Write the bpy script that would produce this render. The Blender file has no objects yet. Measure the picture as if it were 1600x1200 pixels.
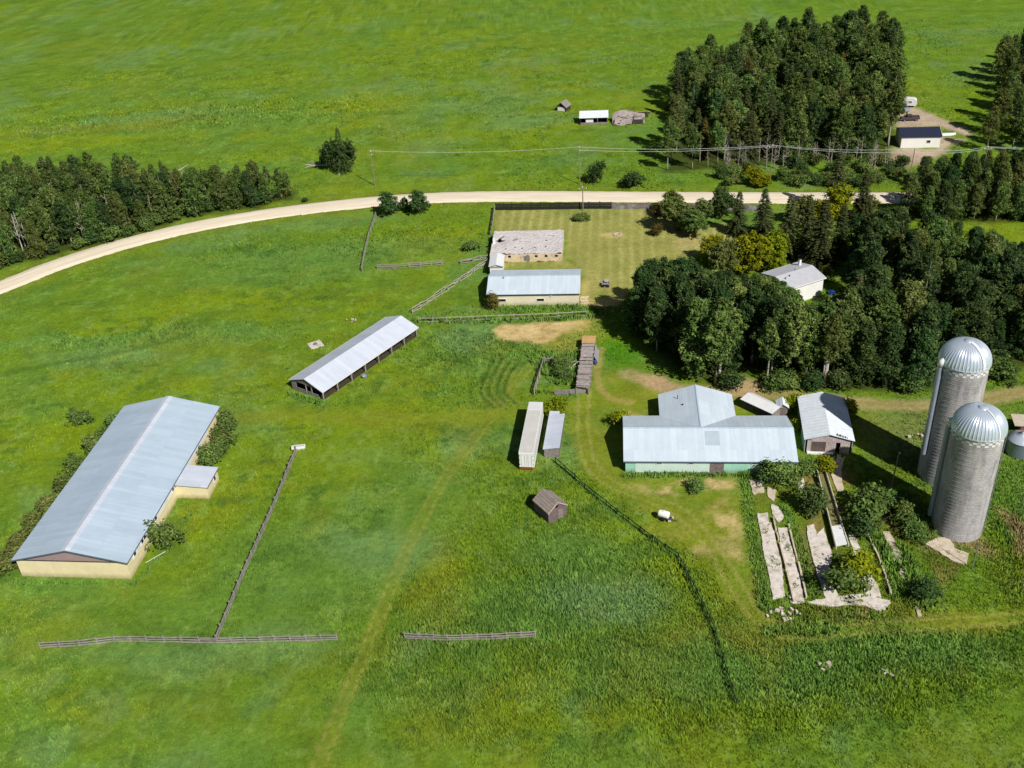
import bpy, math, random
import numpy as np
from mathutils import Matrix, Vector

random.seed(7)
rng = np.random.default_rng(11)
R = math.radians
scene = bpy.context.scene
C = scene.collection

# ------------------------------------------------------------------ survey
# camera solved from the building outlines; at() turns a surveyed photo point into a ground position
F_PX, PITCH, ROLL, CAM_H = 1621.0, R(32.32), R(-3.70), 110.0
_s, _c = math.sin(PITCH), math.cos(PITCH)
_cr, _sr = math.cos(ROLL), math.sin(ROLL)


def at(px, py, h=0.0):
    a = (px - 800) / F_PX
    b = (py - 600) / F_PX
    u = a * _cr + b * _sr
    v = -a * _sr + b * _cr
    k = (CAM_H - h) / (_s + v * _c)
    return (u * k, (_c - v * _s) * k)


def at3(px, py, h=0.0, z=None):
    x, y = at(px, py, h)
    return (x, y, h if z is None else z)


def fit_rect(pts, h):
    """four outline points (in order) at height h -> centre, direction of side 0, length of side 0, length of side 1"""
    P = [np.array(at(p[0], p[1], h)) for p in pts]
    c = sum(P) / 4
    d = (P[1] - P[0]) + (P[2] - P[3])
    e = (P[2] - P[1]) + (P[3] - P[0])
    a0 = math.atan2(d[1], d[0])
    a1 = math.atan2(e[1], e[0]) - math.pi / 2
    a = (a0 * 1 + a1 * 1) / 2
    return c, a, np.linalg.norm(d) / 2, np.linalg.norm(e) / 2


def S(r, g, b, k=1.0):
    f = lambda t: ((t / 255 + 0.055) / 1.055) ** 2.4 if t > 10.3 else t / 255 / 12.92
    return (f(r) * k, f(g) * k, f(b) * k)


# ------------------------------------------------------------------ materials
MATS = {}


def new_mat(name):
    m = bpy.data.materials.new(name)
    m.use_nodes = True
    nt = m.node_tree
    nt.nodes.clear()
    return m, nt


def N(nt, t, **kw):
    n = nt.nodes.new(t)
    for k, v in kw.items():
        if k in n.inputs.keys() if hasattr(n.inputs, 'keys') else False:
            n.inputs[k].default_value = v
        else:
            setattr(n, k, v)
    return n


def mix_rgb(nt, fac, a, b, mode='MIX'):
    m = nt.nodes.new('ShaderNodeMix')
    m.data_type = 'RGBA'
    m.blend_type = mode
    for sock, val in ((m.inputs[0], fac), (m.inputs[6], a), (m.inputs[7], b)):
        if hasattr(val, 'links'):
            nt.links.new(val, sock)
        else:
            sock.default_value = (*val, 1) if isinstance(val, tuple) and len(val) == 3 else val
    return m.outputs[2]


def noise(nt, vec, scale, detail=4, rough=0.6, stretch=None):
    n = nt.nodes.new('ShaderNodeTexNoise')
    n.inputs['Scale'].default_value = scale
    n.inputs['Detail'].default_value = detail
    n.inputs['Roughness'].default_value = rough
    if stretch:
        mp = nt.nodes.new('ShaderNodeMapping')
        mp.inputs['Scale'].default_value = stretch
        nt.links.new(vec, mp.inputs[0])
        vec = mp.outputs[0]
    nt.links.new(vec, n.inputs['Vector'])
    return n.outputs[0]


def ramp(nt, val, stops):
    r = nt.nodes.new('ShaderNodeValToRGB')
    nt.links.new(val, r.inputs[0])
    els = r.color_ramp.elements
    while len(els) < len(stops):
        els.new(0.5)
    for e, (p, c) in zip(els, stops):
        e.position = p
        e.color = (*c, 1) if isinstance(c, tuple) else (c, c, c, 1)
    return r.outputs[0]


def surf(name, col, rough=0.8, var=0.18, scale=1.2, dirt=None, dirt_amt=0.3, streak=None, metal=0.0, bump=0.0,
         bscale=8.0, ribs=None, spec=0.3, planks=None, sheets=False, splash=None, cracks=None):
    """weathered procedural surface: base colour, blotches, dirt, streaks, optional ribs or plank lines"""
    if name in MATS:
        return MATS[name]
    m, nt = new_mat(name)
    out = nt.nodes.new('ShaderNodeOutputMaterial')
    bs = nt.nodes.new('ShaderNodeBsdfPrincipled')
    nt.links.new(bs.outputs[0], out.inputs[0])
    tc = nt.nodes.new('ShaderNodeTexCoord').outputs['Object']
    n1 = noise(nt, tc, scale, 5, 0.65)
    lo = tuple(max(0, c * (1 - var * 1.6)) for c in col)
    hi = tuple(min(1, c * (1 + var)) for c in col)
    c = ramp(nt, n1, [(0.3, lo), (0.7, hi)])
    if streak:
        st = noise(nt, tc, 1.0, 4, 0.7, stretch=streak)
        f = ramp(nt, st, [(0.35, 0.0), (0.75, 1.0)])
        c = mix_rgb(nt, f, c, mix_rgb(nt, 1.0, c, (1 - var * 1.5,) * 3, 'MULTIPLY'))
    if dirt:
        d = noise(nt, tc, scale * 0.55, 6, 0.7)
        f = ramp(nt, d, [(0.5, 0.0), (0.72, dirt_amt)])
        c = mix_rgb(nt, f, c, dirt)
    if cracks:
        vo = nt.nodes.new('ShaderNodeTexVoronoi')
        vo.feature = 'DISTANCE_TO_EDGE'
        vo.inputs['Scale'].default_value = .38
        wv = nt.nodes.new('ShaderNodeVectorMath')
        wv.operation = 'ADD'
        nz = nt.nodes.new('ShaderNodeTexNoise')
        nz.inputs['Scale'].default_value = .8
        nt.links.new(tc, nz.inputs['Vector'])
        nt.links.new(tc, wv.inputs[0])
        nt.links.new(nz.outputs['Color'], wv.inputs[1])
        nt.links.new(wv.outputs[0], vo.inputs['Vector'])
        c = mix_rgb(nt, ramp(nt, vo.outputs['Distance'], [(.012, .85), (.045, 0.0)]), c, cracks)
    if sheets:
        mp = nt.nodes.new('ShaderNodeMapping')
        mp.inputs['Rotation'].default_value = (0, 0, R(90))
        nt.links.new(tc, mp.inputs[0])
        br = nt.nodes.new('ShaderNodeTexBrick')
        br.offset = 0.0
        br.inputs['Scale'].default_value = 1.0
        br.inputs['Brick Width'].default_value = 4.6
        br.inputs['Row Height'].default_value = .92
        br.inputs['Mortar Size'].default_value = .012
        br.inputs['Color1'].default_value = (1, 1, 1, 1)
        br.inputs['Color2'].default_value = (.9, .905, .915, 1)
        br.inputs['Mortar'].default_value = (.76, .77, .79, 1)
        nt.links.new(mp.outputs[0], br.inputs['Vector'])
        c = mix_rgb(nt, 1.0, c, br.outputs[0], 'MULTIPLY')
        rs = noise(nt, tc, 1.0, 5, .75, stretch=(2.2, .22, 1))
        c = mix_rgb(nt, ramp(nt, rs, [(.66, 0.0), (.8, .35)]), c, S(150, 138, 128))
    if splash:
        sp = nt.nodes.new('ShaderNodeSeparateXYZ')
        nt.links.new(tc, sp.inputs[0])
        ad = nt.nodes.new('ShaderNodeMath')
        ad.operation = 'ADD'
        nt.links.new(sp.outputs[2], ad.inputs[0])
        nt.links.new(noise(nt, tc, 1.4, 4, .7), ad.inputs[1])
        mr = nt.nodes.new('ShaderNodeMapRange')
        mr.inputs[1].default_value = .45
        mr.inputs[2].default_value = 1.5
        mr.inputs[3].default_value = .75
        mr.inputs[4].default_value = 0.0
        nt.links.new(ad.outputs[0], mr.inputs[0])
        c = mix_rgb(nt, mr.outputs[0], c, splash)
    hgt = None
    if planks:
        axis, period = planks
        w = nt.nodes.new('ShaderNodeTexWave')
        w.wave_type = 'BANDS'
        w.bands_direction = axis
        w.inputs['Scale'].default_value = 0.314 / period
        w.inputs['Distortion'].default_value = 0.0
        nt.links.new(tc, w.inputs['Vector'])
        f = ramp(nt, w.outputs['Fac'], [(0.0, 0.45), (0.12, 1.0)])
        c = mix_rgb(nt, 1.0, c, f, 'MULTIPLY')
    nt.links.new(c, bs.inputs['Base Color'])
    bs.inputs['Roughness'].default_value = rough
    bs.inputs['Metallic'].default_value = metal
    bs.inputs['Specular IOR Level'].default_value = spec
    if ribs:
        axis, period, strength = ribs
        w = nt.nodes.new('ShaderNodeTexWave')
        w.wave_type = 'BANDS'
        w.bands_direction = axis
        w.inputs['Scale'].default_value = 0.314 / period
        nt.links.new(tc, w.inputs['Vector'])
        hgt = ramp(nt, w.outputs['Fac'], [(0.7, 0.0), (0.95, 1.0)])
        b = nt.nodes.new('ShaderNodeBump')
        b.inputs['Strength'].default_value = strength
        b.inputs['Distance'].default_value = 0.05
        nt.links.new(hgt, b.inputs['Height'])
        nt.links.new(b.outputs[0], bs.inputs['Normal'])
    elif bump:
        nb = noise(nt, tc, bscale, 4, 0.6)
        b = nt.nodes.new('ShaderNodeBump')
        b.inputs['Strength'].default_value = bump
        b.inputs['Distance'].default_value = 0.1
        nt.links.new(nb, b.inputs['Height'])
        nt.links.new(b.outputs[0], bs.inputs['Normal'])
    MATS[name] = m
    return m


roof_blue = surf('pale_blue_metal', S(206, 220, 232), 0.5, 0.045, 0.22, dirt=S(190, 204, 217), dirt_amt=.4, streak=(1.6, .1, 1), ribs=('X', .9, .12), sheets=True)
roof_grey = surf('grey_blue_metal', S(186, 204, 222), 0.5, 0.05, 0.16, dirt=S(176, 196, 208), dirt_amt=.5, streak=(1.2, .08, 1), ribs=('X', .9, .1), sheets=True)
roof_pale = surf('pale_metal', S(208, 216, 230), 0.5, 0.05, 0.25, streak=(2, .12, 1), ribs=('X', .8, .12), dirt=S(190, 197, 212), dirt_amt=.4, sheets=True)
roof_old = surf('old_galvanised', S(232, 240, 248), 0.55, 0.06, 0.7, streak=(.5, 2.5, 1), dirt=S(196, 204, 214), dirt_amt=.5, ribs=('X', .9, .35))
white_metal = surf('white_metal', S(226, 228, 230), 0.5, 0.05, 0.8, dirt=S(185, 178, 165), dirt_amt=.35)
trailer_roof = surf('trailer_roof', S(205, 203, 200), 0.6, 0.06, 0.6, dirt=S(175, 172, 166), dirt_amt=.5)
cream = surf('cream_siding', S(238, 224, 182), 0.75, 0.05, 0.5, dirt=S(216, 200, 158), dirt_amt=.4, streak=(1.5, 1.5, .1), splash=S(150, 140, 96))
cream_pale = surf('pale_cream_siding', S(232, 224, 196), 0.75, 0.06, 0.6, dirt=S(205, 192, 160), dirt_amt=.5, streak=(1.5, 1.5, .1), splash=S(160, 150, 112))
white_wall = surf('white_siding', S(236, 236, 234), 0.7, 0.04, 0.5, dirt=S(205, 200, 190), dirt_amt=.3)
mint = surf('mint_siding', S(158, 216, 196), 0.75, 0.07, 0.6, dirt=S(205, 216, 205), dirt_amt=.6, streak=(1.2, 1.2, .15), splash=S(120, 138, 104))
brown_gable = surf('brown_gable', S(160, 138, 142), 0.8, 0.06, 0.8)
dark_trim = surf('dark_trim', S(66, 68, 76), 0.7, 0.1)
blue_trim = surf('slate_trim', S(96, 108, 124), 0.7, 0.1)
glass = surf('dark_glass', S(34, 38, 44), 0.15, 0.1, spec=.6)
wood_grey = surf('grey_wood', S(150, 143, 140), 0.9, 0.22, 2.0, streak=(6, 6, .4), dirt=S(98, 90, 86), dirt_amt=.5)
wood_rail = surf('fence_wood', S(158, 152, 146), 0.9, 0.2, 1.0, dirt=S(108, 102, 96), dirt_amt=.6)
wood_dark = surf('dark_wood', S(64, 56, 56), 0.9, 0.25, 2.0, dirt=S(105, 96, 92), dirt_amt=.4)
wood_black = surf('black_wood', S(42, 40, 40), 0.9, 0.25, 2.0)
wood_mauve = surf('mauve_boards', S(134, 120, 122), 0.9, 0.2, 1.5, planks=('X', .25), dirt=S(86, 76, 78), dirt_amt=.5)
wood_mauve_y = surf('mauve_boards_across', S(138, 124, 126), 0.9, 0.2, 1.5, planks=('Y', .25), dirt=S(92, 82, 84), dirt_amt=.5)
shingle = surf('weathered_shingle', S(158, 146, 138), 0.9, 0.14, 1.6, planks=('Y', .4), dirt=S(126, 112, 104), dirt_amt=.5)
shingle_grey = surf('grey_shingle', S(188, 190, 198), 0.9, 0.06, 1.2, dirt=S(166, 168, 178), dirt_amt=.5)
ruin_roof_m = surf('bleached_roof', S(208, 202, 202), 0.9, 0.1, 0.7, dirt=S(168, 160, 162), dirt_amt=.6, streak=(.3, 2.5, 1), bump=.6, bscale=2.5)
ruin_wall_m = surf('peeling_wall', S(214, 196, 168), 0.9, 0.12, 1.2, dirt=S(150, 128, 112), dirt_amt=.8, bump=.5, bscale=4)
plywood = surf('plywood', S(196, 160, 108), 0.85, 0.1, 1.0)
void = surf('painted_dark_inside', S(22, 22, 26), 0.95, 0.1)  # near-black for holes and interior floors, their shade put into the colour
concrete = surf('broken_concrete', S(218, 210, 202), 0.9, 0.12, 1.4, dirt=S(140, 128, 92), dirt_amt=.85, bump=.5, bscale=3)
concrete_dim = surf('mossy_concrete', S(206, 192, 172), 0.9, 0.12, 0.9, dirt=S(122, 120, 76), dirt_amt=.8, bump=.5, bscale=3)
rust = surf('rust', S(148, 84, 56), 0.8, 0.2, 3)
galv = surf('galvanised', S(176, 184, 194), 0.4, 0.1, 1.0, metal=.6)
dome_metal = surf('dome_metal', S(206, 218, 234), 0.3, 0.05, 0.5, metal=.35, dirt=S(182, 196, 218), dirt_amt=.5, spec=.7)
bin_metal = surf('bin_metal', S(150, 166, 186), 0.42, 0.08, 0.6, metal=.6, ribs=('Z', .35, .4))
bark_pale = surf('aspen_bark', S(178, 172, 158), 0.9, 0.25, 3, dirt=S(96, 88, 76), dirt_amt=.5, streak=(1, 1, 2))
bark_dark = surf('dark_bark', S(88, 76, 64), 0.95, 0.3, 4)
bark_white = surf('bleached_wood', S(200, 194, 182), 0.9, 0.15, 2)
tyre_m = surf('rubber', S(30, 30, 31), 0.9, 0.1)
black_m = surf('black_paint', S(26, 28, 34), 0.5, 0.1)
navy_roof = surf('navy_shingle', S(36, 42, 66), 0.85, 0.12, 1.5)
blue_plastic = surf('blue_plastic', S(40, 78, 150), 0.5, 0.1)
red_wall = surf('faded_red_boards', S(150, 92, 84), 0.85, 0.15, 1.2, planks=('X', .3))
tan_roof = surf('tan_roof', S(198, 186, 168), 0.8, 0.1, 1.0)
maroon_paint = surf('dusty_dark_paint', S(84, 74, 82), 0.4, 0.08)
silver_paint = surf('silver_paint', S(150, 162, 178), 0.35, 0.06, metal=.3)
insul = surf('pale_insulator', S(232, 232, 236), 0.3, 0.03)
wire_m = surf('wire_grey', S(200, 205, 200), 0.5, 0.05)
pole_m = surf('pole_wood', S(138, 126, 112), 0.9, 0.2, 2)
rock_m = surf('pale_rock', S(196, 186, 170), 0.9, 0.15, 2, bump=.4)


def stave_material():
    """silo wall of concrete staves: staggered blocks, hoops, weather stains"""
    m, nt = new_mat('concrete_staves')
    out = nt.nodes.new('ShaderNodeOutputMaterial')
    bs = nt.nodes.new('ShaderNodeBsdfPrincipled')
    nt.links.new(bs.outputs[0], out.inputs[0])
    uv = nt.nodes.new('ShaderNodeUVMap').outputs[0]
    br = nt.nodes.new('ShaderNodeTexBrick')
    br.inputs['Scale'].default_value = 1.0
    br.inputs['Brick Width'].default_value = 0.76
    br.inputs['Row Height'].default_value = 0.38
    br.inputs['Mortar Size'].default_value = 0.022
    br.inputs['Color1'].default_value = (*S(186, 184, 186), 1)
    br.inputs['Color2'].default_value = (*S(168, 166, 169), 1)
    br.inputs['Mortar'].default_value = (*S(128, 126, 128), 1)
    nt.links.new(uv, br.inputs['Vector'])
    n1 = noise(nt, uv, 0.35, 6, 0.7, stretch=(1.2, .5, 1))
    c = mix_rgb(nt, ramp(nt, n1, [(0.45, 0.0), (0.75, 0.7)]), br.outputs[0], S(198, 192, 188))
    n2 = noise(nt, uv, 0.9, 5, 0.7, stretch=(1, .25, 1))
    c = mix_rgb(nt, ramp(nt, n2, [(0.46, 0.0), (0.7, 0.9)]), c, S(116, 114, 118))
    nt.links.new(c, bs.inputs['Base Color'])
    bs.inputs['Roughness'].default_value = 0.9
    b = nt.nodes.new('ShaderNodeBump')
    b.inputs['Strength'].default_value = 0.5
    b.inputs['Distance'].default_value = 0.04
    nt.links.new(br.outputs[0], b.inputs['Height'])
    nt.links.new(b.outputs[0], bs.inputs['Normal'])
    return m


staves = stave_material()


def leaf_material(name, dark, mid, light):
    m, nt = new_mat(name)
    out = nt.nodes.new('ShaderNodeOutputMaterial')
    at_ = nt.nodes.new('ShaderNodeAttribute')
    at_.attribute_name = 'tint'
    oi = nt.nodes.new('ShaderNodeObjectInfo')
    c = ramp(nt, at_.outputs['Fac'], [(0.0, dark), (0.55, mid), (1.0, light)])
    hs = nt.nodes.new('ShaderNodeHueSaturation')
    mr = nt.nodes.new('ShaderNodeMapRange')
    nt.links.new(oi.outputs['Random'], mr.inputs[0])
    mr.inputs[3].default_value = 0.478
    mr.inputs[4].default_value = 0.515
    nt.links.new(mr.outputs[0], hs.inputs['Hue'])
    mu = nt.nodes.new('ShaderNodeMath')
    mu.operation = 'MULTIPLY'
    mu.inputs[1].default_value = 7.31
    fr = nt.nodes.new('ShaderNodeMath')
    fr.operation = 'FRACT'
    nt.links.new(oi.outputs['Random'], mu.inputs[0])
    nt.links.new(mu.outputs[0], fr.inputs[0])
    mv = nt.nodes.new('ShaderNodeMapRange')
    nt.links.new(fr.outputs[0], mv.inputs[0])
    mv.inputs[3].default_value = 0.8
    mv.inputs[4].default_value = 1.22
    nt.links.new(mv.outputs[0], hs.inputs['Value'])
    nt.links.new(c, hs.inputs['Color'])
    d = nt.nodes.new('ShaderNodeBsdfDiffuse')
    t = nt.nodes.new('ShaderNodeBsdfTranslucent')
    nt.links.new(hs.outputs[0], d.inputs[0])
    nt.links.new(hs.outputs[0], t.inputs[0])
    mx = nt.nodes.new('ShaderNodeMixShader')
    mx.inputs[0].default_value = 0.22
    nt.links.new(d.outputs[0], mx.inputs[1])
    nt.links.new(t.outputs[0], mx.inputs[2])
    nt.links.new(mx.outputs[0], out.inputs[0])
    return m


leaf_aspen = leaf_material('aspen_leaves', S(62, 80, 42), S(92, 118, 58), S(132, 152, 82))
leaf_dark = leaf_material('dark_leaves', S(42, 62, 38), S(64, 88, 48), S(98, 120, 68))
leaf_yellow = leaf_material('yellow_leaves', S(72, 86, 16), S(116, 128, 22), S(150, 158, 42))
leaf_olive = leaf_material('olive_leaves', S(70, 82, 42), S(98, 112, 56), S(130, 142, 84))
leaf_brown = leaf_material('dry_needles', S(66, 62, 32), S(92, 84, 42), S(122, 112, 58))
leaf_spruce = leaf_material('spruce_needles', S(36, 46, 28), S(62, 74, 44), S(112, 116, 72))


def grass_material(name, blades):
    m, nt = new_mat(name)
    out = nt.nodes.new('ShaderNodeOutputMaterial')
    d = nt.nodes.new('ShaderNodeBsdfDiffuse')
    nt.links.new(d.outputs[0], out.inputs[0])
    a = nt.nodes.new('ShaderNodeVertexColor')
    a.layer_name = 'ground_colour'
    geo = nt.nodes.new('ShaderNodeNewGeometry')
    pos = geo.outputs['Position']
    n1 = noise(nt, pos, 0.9, 6, 0.72)
    n2 = noise(nt, pos, 0.16, 5, 0.65)
    f1 = ramp(nt, n1, [(0.25, 0.7), (0.5, 1.0), (0.78, 1.28)])
    f2 = ramp(nt, n2, [(0.3, 0.82), (0.7, 1.15)])
    c = mix_rgb(nt, 1.0, a.outputs[0], f1, 'MULTIPLY')
    c = mix_rgb(nt, 1.0, c, f2, 'MULTIPLY')
    nt.links.new(c, d.inputs[0])
    if blades:
        mx = nt.nodes.new('ShaderNodeMix')
        mx.data_type = 'VECTOR'
        mx.inputs[0].default_value = 0.72
        nt.links.new(geo.outputs['Normal'], mx.inputs[4])
        mx.inputs[5].default_value = (0, 0, 1)
        nt.links.new(mx.outputs[1], d.inputs['Normal'])
    else:
        n3 = noise(nt, pos, 1.6, 5, 0.7)
        b = nt.nodes.new('ShaderNodeBump')
        b.inputs['Strength'].default_value = 0.55
        b.inputs['Distance'].default_value = 0.35
        nt.links.new(n3, b.inputs['Height'])
        nt.links.new(b.outputs[0], d.inputs['Normal'])
    return m


ground_m = grass_material('meadow_ground', False)
blade_m = grass_material('meadow_blades', True)


# ------------------------------------------------------------------ mesh helpers
class MB:
    def __init__(self):
        self.v, self.f = [], []

    def poly(self, pts):
        n = len(self.v)
        self.v += [tuple(p) for p in pts]
        self.f.append(tuple(range(n, n + len(pts))))
        return self

    def box(self, cx, cy, cz, sx, sy, sz, rz=0.0, tilt=None):
        n = len(self.v)
        M = Matrix.Rotation(rz, 3, 'Z')
        if tilt:
            M = M @ Matrix.Rotation(tilt[1], 3, tilt[0])
        for dx, dy, dz in ((-1, -1, -1), (1, -1, -1), (1, 1, -1), (-1, 1, -1), (-1, -1, 1), (1, -1, 1), (1, 1, 1), (-1, 1, 1)):
            p = M @ Vector((dx * sx / 2, dy * sy / 2, dz * sz / 2))
            self.v.append((cx + p.x, cy + p.y, cz + p.z))
        self.f += [tuple(n + i for i in q) for q in ((0, 3, 2, 1), (4, 5, 6, 7), (0, 1, 5, 4), (1, 2, 6, 5), (2, 3, 7, 6), (3, 0, 4, 7))]
        return self

    def extrude_x(self, prof, x0, x1):
        """closed (y,z) outline swept along x"""
        n = len(self.v)
        k = len(prof)
        for x in (x0, x1):
            self.v += [(x, p[0], p[1]) for p in prof]
        for i in range(k):
            j = (i + 1) % k
            self.f.append((n + i, n + j, n + k + j, n + k + i))
        self.f.append(tuple(n + i for i in reversed(range(k))))
        self.f.append(tuple(n + k + i for i in range(k)))
        return self

    def extrude_y(self, prof, y0, y1):
        n = len(self.v)
        k = len(prof)
        for y in (y0, y1):
            self.v += [(p[0], y, p[1]) for p in prof]
        for i in range(k):
            j = (i + 1) % k
            self.f.append((n + i, n + k + i, n + k + j, n + j))
        self.f.append(tuple(n + i for i in range(k)))
        self.f.append(tuple(n + k + i for i in reversed(range(k))))
        return self

    def extrude_z(self, prof, z0, z1):
        n = len(self.v)
        k = len(prof)
        for z in (z0, z1):
            self.v += [(p[0], p[1], z) for p in prof]
        for i in range(k):
            j = (i + 1) % k
            self.f.append((n + i, n + j, n + k + j, n + k + i))
        self.f.append(tuple(n + i for i in reversed(range(k))))
        self.f.append(tuple(n + k + i for i in range(k)))
        return self

    def beam(self, p, q, w, h):
        p, q = Vector(p), Vector(q)
        d = (q - p).normalized()
        side = d.cross(Vector((0, 0, 1)))
        side = side.normalized() if side.length > 1e-4 else Vector((1, 0, 0))
        up = side.cross(d)
        n = len(self.v)
        for e in (p, q):
            for a, b in ((-1, -1), (1, -1), (1, 1), (-1, 1)):
                self.v.append(tuple(e + side * a * w / 2 + up * b * h / 2))
        self.f += [tuple(n + i for i in g) for g in ((3, 2, 1, 0), (4, 5, 6, 7), (0, 1, 5, 4), (1, 2, 6, 5), (2, 3, 7, 6), (3, 0, 4, 7))]
        return self

    def tube(self, pts, rad, k=8, cap=True):
        pts = [Vector(p) for p in pts]
        if not hasattr(rad, '__len__'):
            rad = [rad] * len(pts)
        n = len(self.v)
        for i, p in enumerate(pts):
            d = (pts[min(i + 1, len(pts) - 1)] - pts[max(i - 1, 0)]).normalized()
            a = d.cross(Vector((0, 0, 1)))
            a = a.normalized() if a.length > 1e-3 else Vector((1, 0, 0))
            b = d.cross(a)
            for j in range(k):
                t = 2 * math.pi * j / k
                self.v.append(tuple(p + (a * math.cos(t) + b * math.sin(t)) * rad[i]))
        for i in range(len(pts) - 1):
            for j in range(k):
                q = n + i * k
                self.f.append((q + j, q + (j + 1) % k, q + k + (j + 1) % k, q + k + j))
        if cap:
            self.f.append(tuple(n + j for j in reversed(range(k))))
            self.f.append(tuple(n + (len(pts) - 1) * k + j for j in range(k)))
        return self

    def lathe(self, prof, k=32, cx=0, cy=0, wob=None):
        n = len(self.v)
        for r, z in prof:
            for j in range(k):
                t = 2 * math.pi * j / k
                rr = r * (wob(j) if wob else 1)
                self.v.append((cx + rr * math.cos(t), cy + rr * math.sin(t), z))
        for i in range(len(prof) - 1):
            for j in range(k):
                q = n + i * k
                self.f.append((q + j, q + (j + 1) % k, q + k + (j + 1) % k, q + k + j))
        return self

    def mesh(self, name):
        me = bpy.data.meshes.new(name)
        me.from_pydata(self.v, [], self.f)
        me.update()
        return me


def add(name, mesh, mat=None, parent=None, smooth=False):
    if isinstance(mesh, MB):
        mesh = mesh.mesh(name)
    if mat is not None and not mesh.materials:
        mesh.materials.append(mat)
    if smooth:
        mesh.shade_smooth()
    o = bpy.data.objects.new(name, mesh)
    C.objects.link(o)
    if parent:
        o.parent = parent
    return o


def tag(o, label=None, cat=None, group=None, kind=None):
    if label:
        o['label'] = label
    if cat:
        o['category'] = cat
    if group:
        o['group'] = group
    if kind:
        o['kind'] = kind
    return o


def thing(name, label, cat, loc=(0, 0, 0), rz=0.0, group=None):
    o = bpy.data.objects.new(name, None)
    C.objects.link(o)
    o.empty_display_size = .5
    o.location = loc
    o.rotation_euler = (0, 0, rz)
    return tag(o, label, cat, group)


# ------------------------------------------------------------------ noise fields for the ground
def vnoise(x, y, scale, seed):
    x = x / scale + seed * 17.31
    y = y / scale + seed * 9.77
    xi, yi = np.floor(x).astype(np.int64), np.floor(y).astype(np.int64)
    fx, fy = x - xi, y - yi
    fx = fx * fx * (3 - 2 * fx)
    fy = fy * fy * (3 - 2 * fy)

    def h(i, j):
        n = (i * 374761393 + j * 668265263 + seed * 974634777) & 0xFFFFFFFF
        n = ((n ^ (n >> 13)) * 1274126177) & 0xFFFFFFFF
        return ((n ^ (n >> 16)) & 0xFFFF) / 65535.0
    a, b, c, d = h(xi, yi), h(xi + 1, yi), h(xi, yi + 1), h(xi + 1, yi + 1)
    return (a * (1 - fx) + b * fx) * (1 - fy) + (c * (1 - fx) + d * fx) * fy


def fbm(x, y, scale, seed, oct=4):
    s, a, t = 0, 1.0, 0
    for i in range(oct):
        s = s + a * vnoise(x, y, scale / 2 ** i, seed + i * 3)
        t += a
        a *= .55
    return s / t


def sstep(a, b, x):
    t = np.clip((x - a) / (b - a), 0, 1)
    return t * t * (3 - 2 * t)


def wpts(pts):
    return [at(p[0], p[1]) for p in pts]


def seg_dist(x, y, pts):
    d = np.full(x.shape, 1e9)
    for (x0, y0), (x1, y1) in zip(pts[:-1], pts[1:]):
        dx, dy = x1 - x0, y1 - y0
        t = np.clip(((x - x0) * dx + (y - y0) * dy) / (dx * dx + dy * dy + 1e-9), 0, 1)
        d = np.minimum(d, np.hypot(x - x0 - t * dx, y - y0 - t * dy))
    return d


def inside(x, y, pts):
    r = np.zeros(x.shape, bool)
    n = len(pts)
    for i in range(n):
        x0, y0 = pts[i]
        x1, y1 = pts[(i + 1) % n]
        c = ((y0 > y) != (y1 > y)) & (x < (x1 - x0) * (y - y0) / (y1 - y0 + 1e-12) + x0)
        r ^= c
    return r


def region(x, y, pts, soft=1.5, rag=1.0, seed=3):
    """soft-edged polygon mask with a ragged border"""
    P = wpts(pts)
    X = [p[0] for p in P]
    Y = [p[1] for p in P]
    out = np.zeros(x.shape)
    k = (x > min(X) - 8) & (x < max(X) + 8) & (y > min(Y) - 8) & (y < max(Y) + 8)
    if k.any():
        xs, ys = x[k], y[k]
        d = seg_dist(xs, ys, P + P[:1])
        d = np.where(inside(xs, ys, P), -d, d)
        d = d + (fbm(xs, ys, 4.0, seed, 3) - .5) * 4 * rag
        out[k] = 1 - sstep(-soft, soft, d)
    return out


def line(x, y, pts, width, soft=.4, rag=.4, seed=5):
    P = wpts(pts)
    X = [p[0] for p in P]
    Y = [p[1] for p in P]
    m = width + 3
    out = np.zeros(x.shape)
    k = (x > min(X) - m) & (x < max(X) + m) & (y > min(Y) - m) & (y < max(Y) + m)
    if k.any():
        xs, ys = x[k], y[k]
        d = seg_dist(xs, ys, P) + (fbm(xs, ys, 2.5, seed, 3) - .5) * 2 * rag
        out[k] = 1 - sstep(width / 2 - soft, width / 2 + soft, d)
    return out


def twin(x, y, pts, gauge, width, **kw):
    """the two wheel lines of a track"""
    P = wpts(pts)
    out = np.zeros(x.shape)
    X = [p[0] for p in P]
    Y = [p[1] for p in P]
    k = (x > min(X) - 4) & (x < max(X) + 4) & (y > min(Y) - 4) & (y < max(Y) + 4)
    if k.any():
        xs, ys = x[k], y[k]
        d = np.abs(seg_dist(xs, ys, P) - gauge / 2 + (fbm(xs, ys, 6, 8, 2) - .5) * .5)
        out[k] = (1 - sstep(width * .35, width * .8, d)) * (.55 + .6 * vnoise(xs, ys, 5, 9))
    return np.clip(out, 0, 1)


def smooth_path(pts, n=10):
    """Catmull-Rom through the points"""
    P = [np.array(p, float) for p in pts]
    P = [2 * P[0] - P[1]] + P + [2 * P[-1] - P[-2]]
    o = []
    for i in range(1, len(P) - 2):
        for t in np.linspace(0, 1, n, endpoint=False):
            a, b, c, d = P[i - 1:i + 3]
            o.append(tuple(.5 * ((2 * b) + (c - a) * t + (2 * a - 5 * b + 4 * c - d) * t * t + (3 * b - a - 3 * c + d) * t ** 3)))
    o.append(tuple(P[-2]))
    return o


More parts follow.
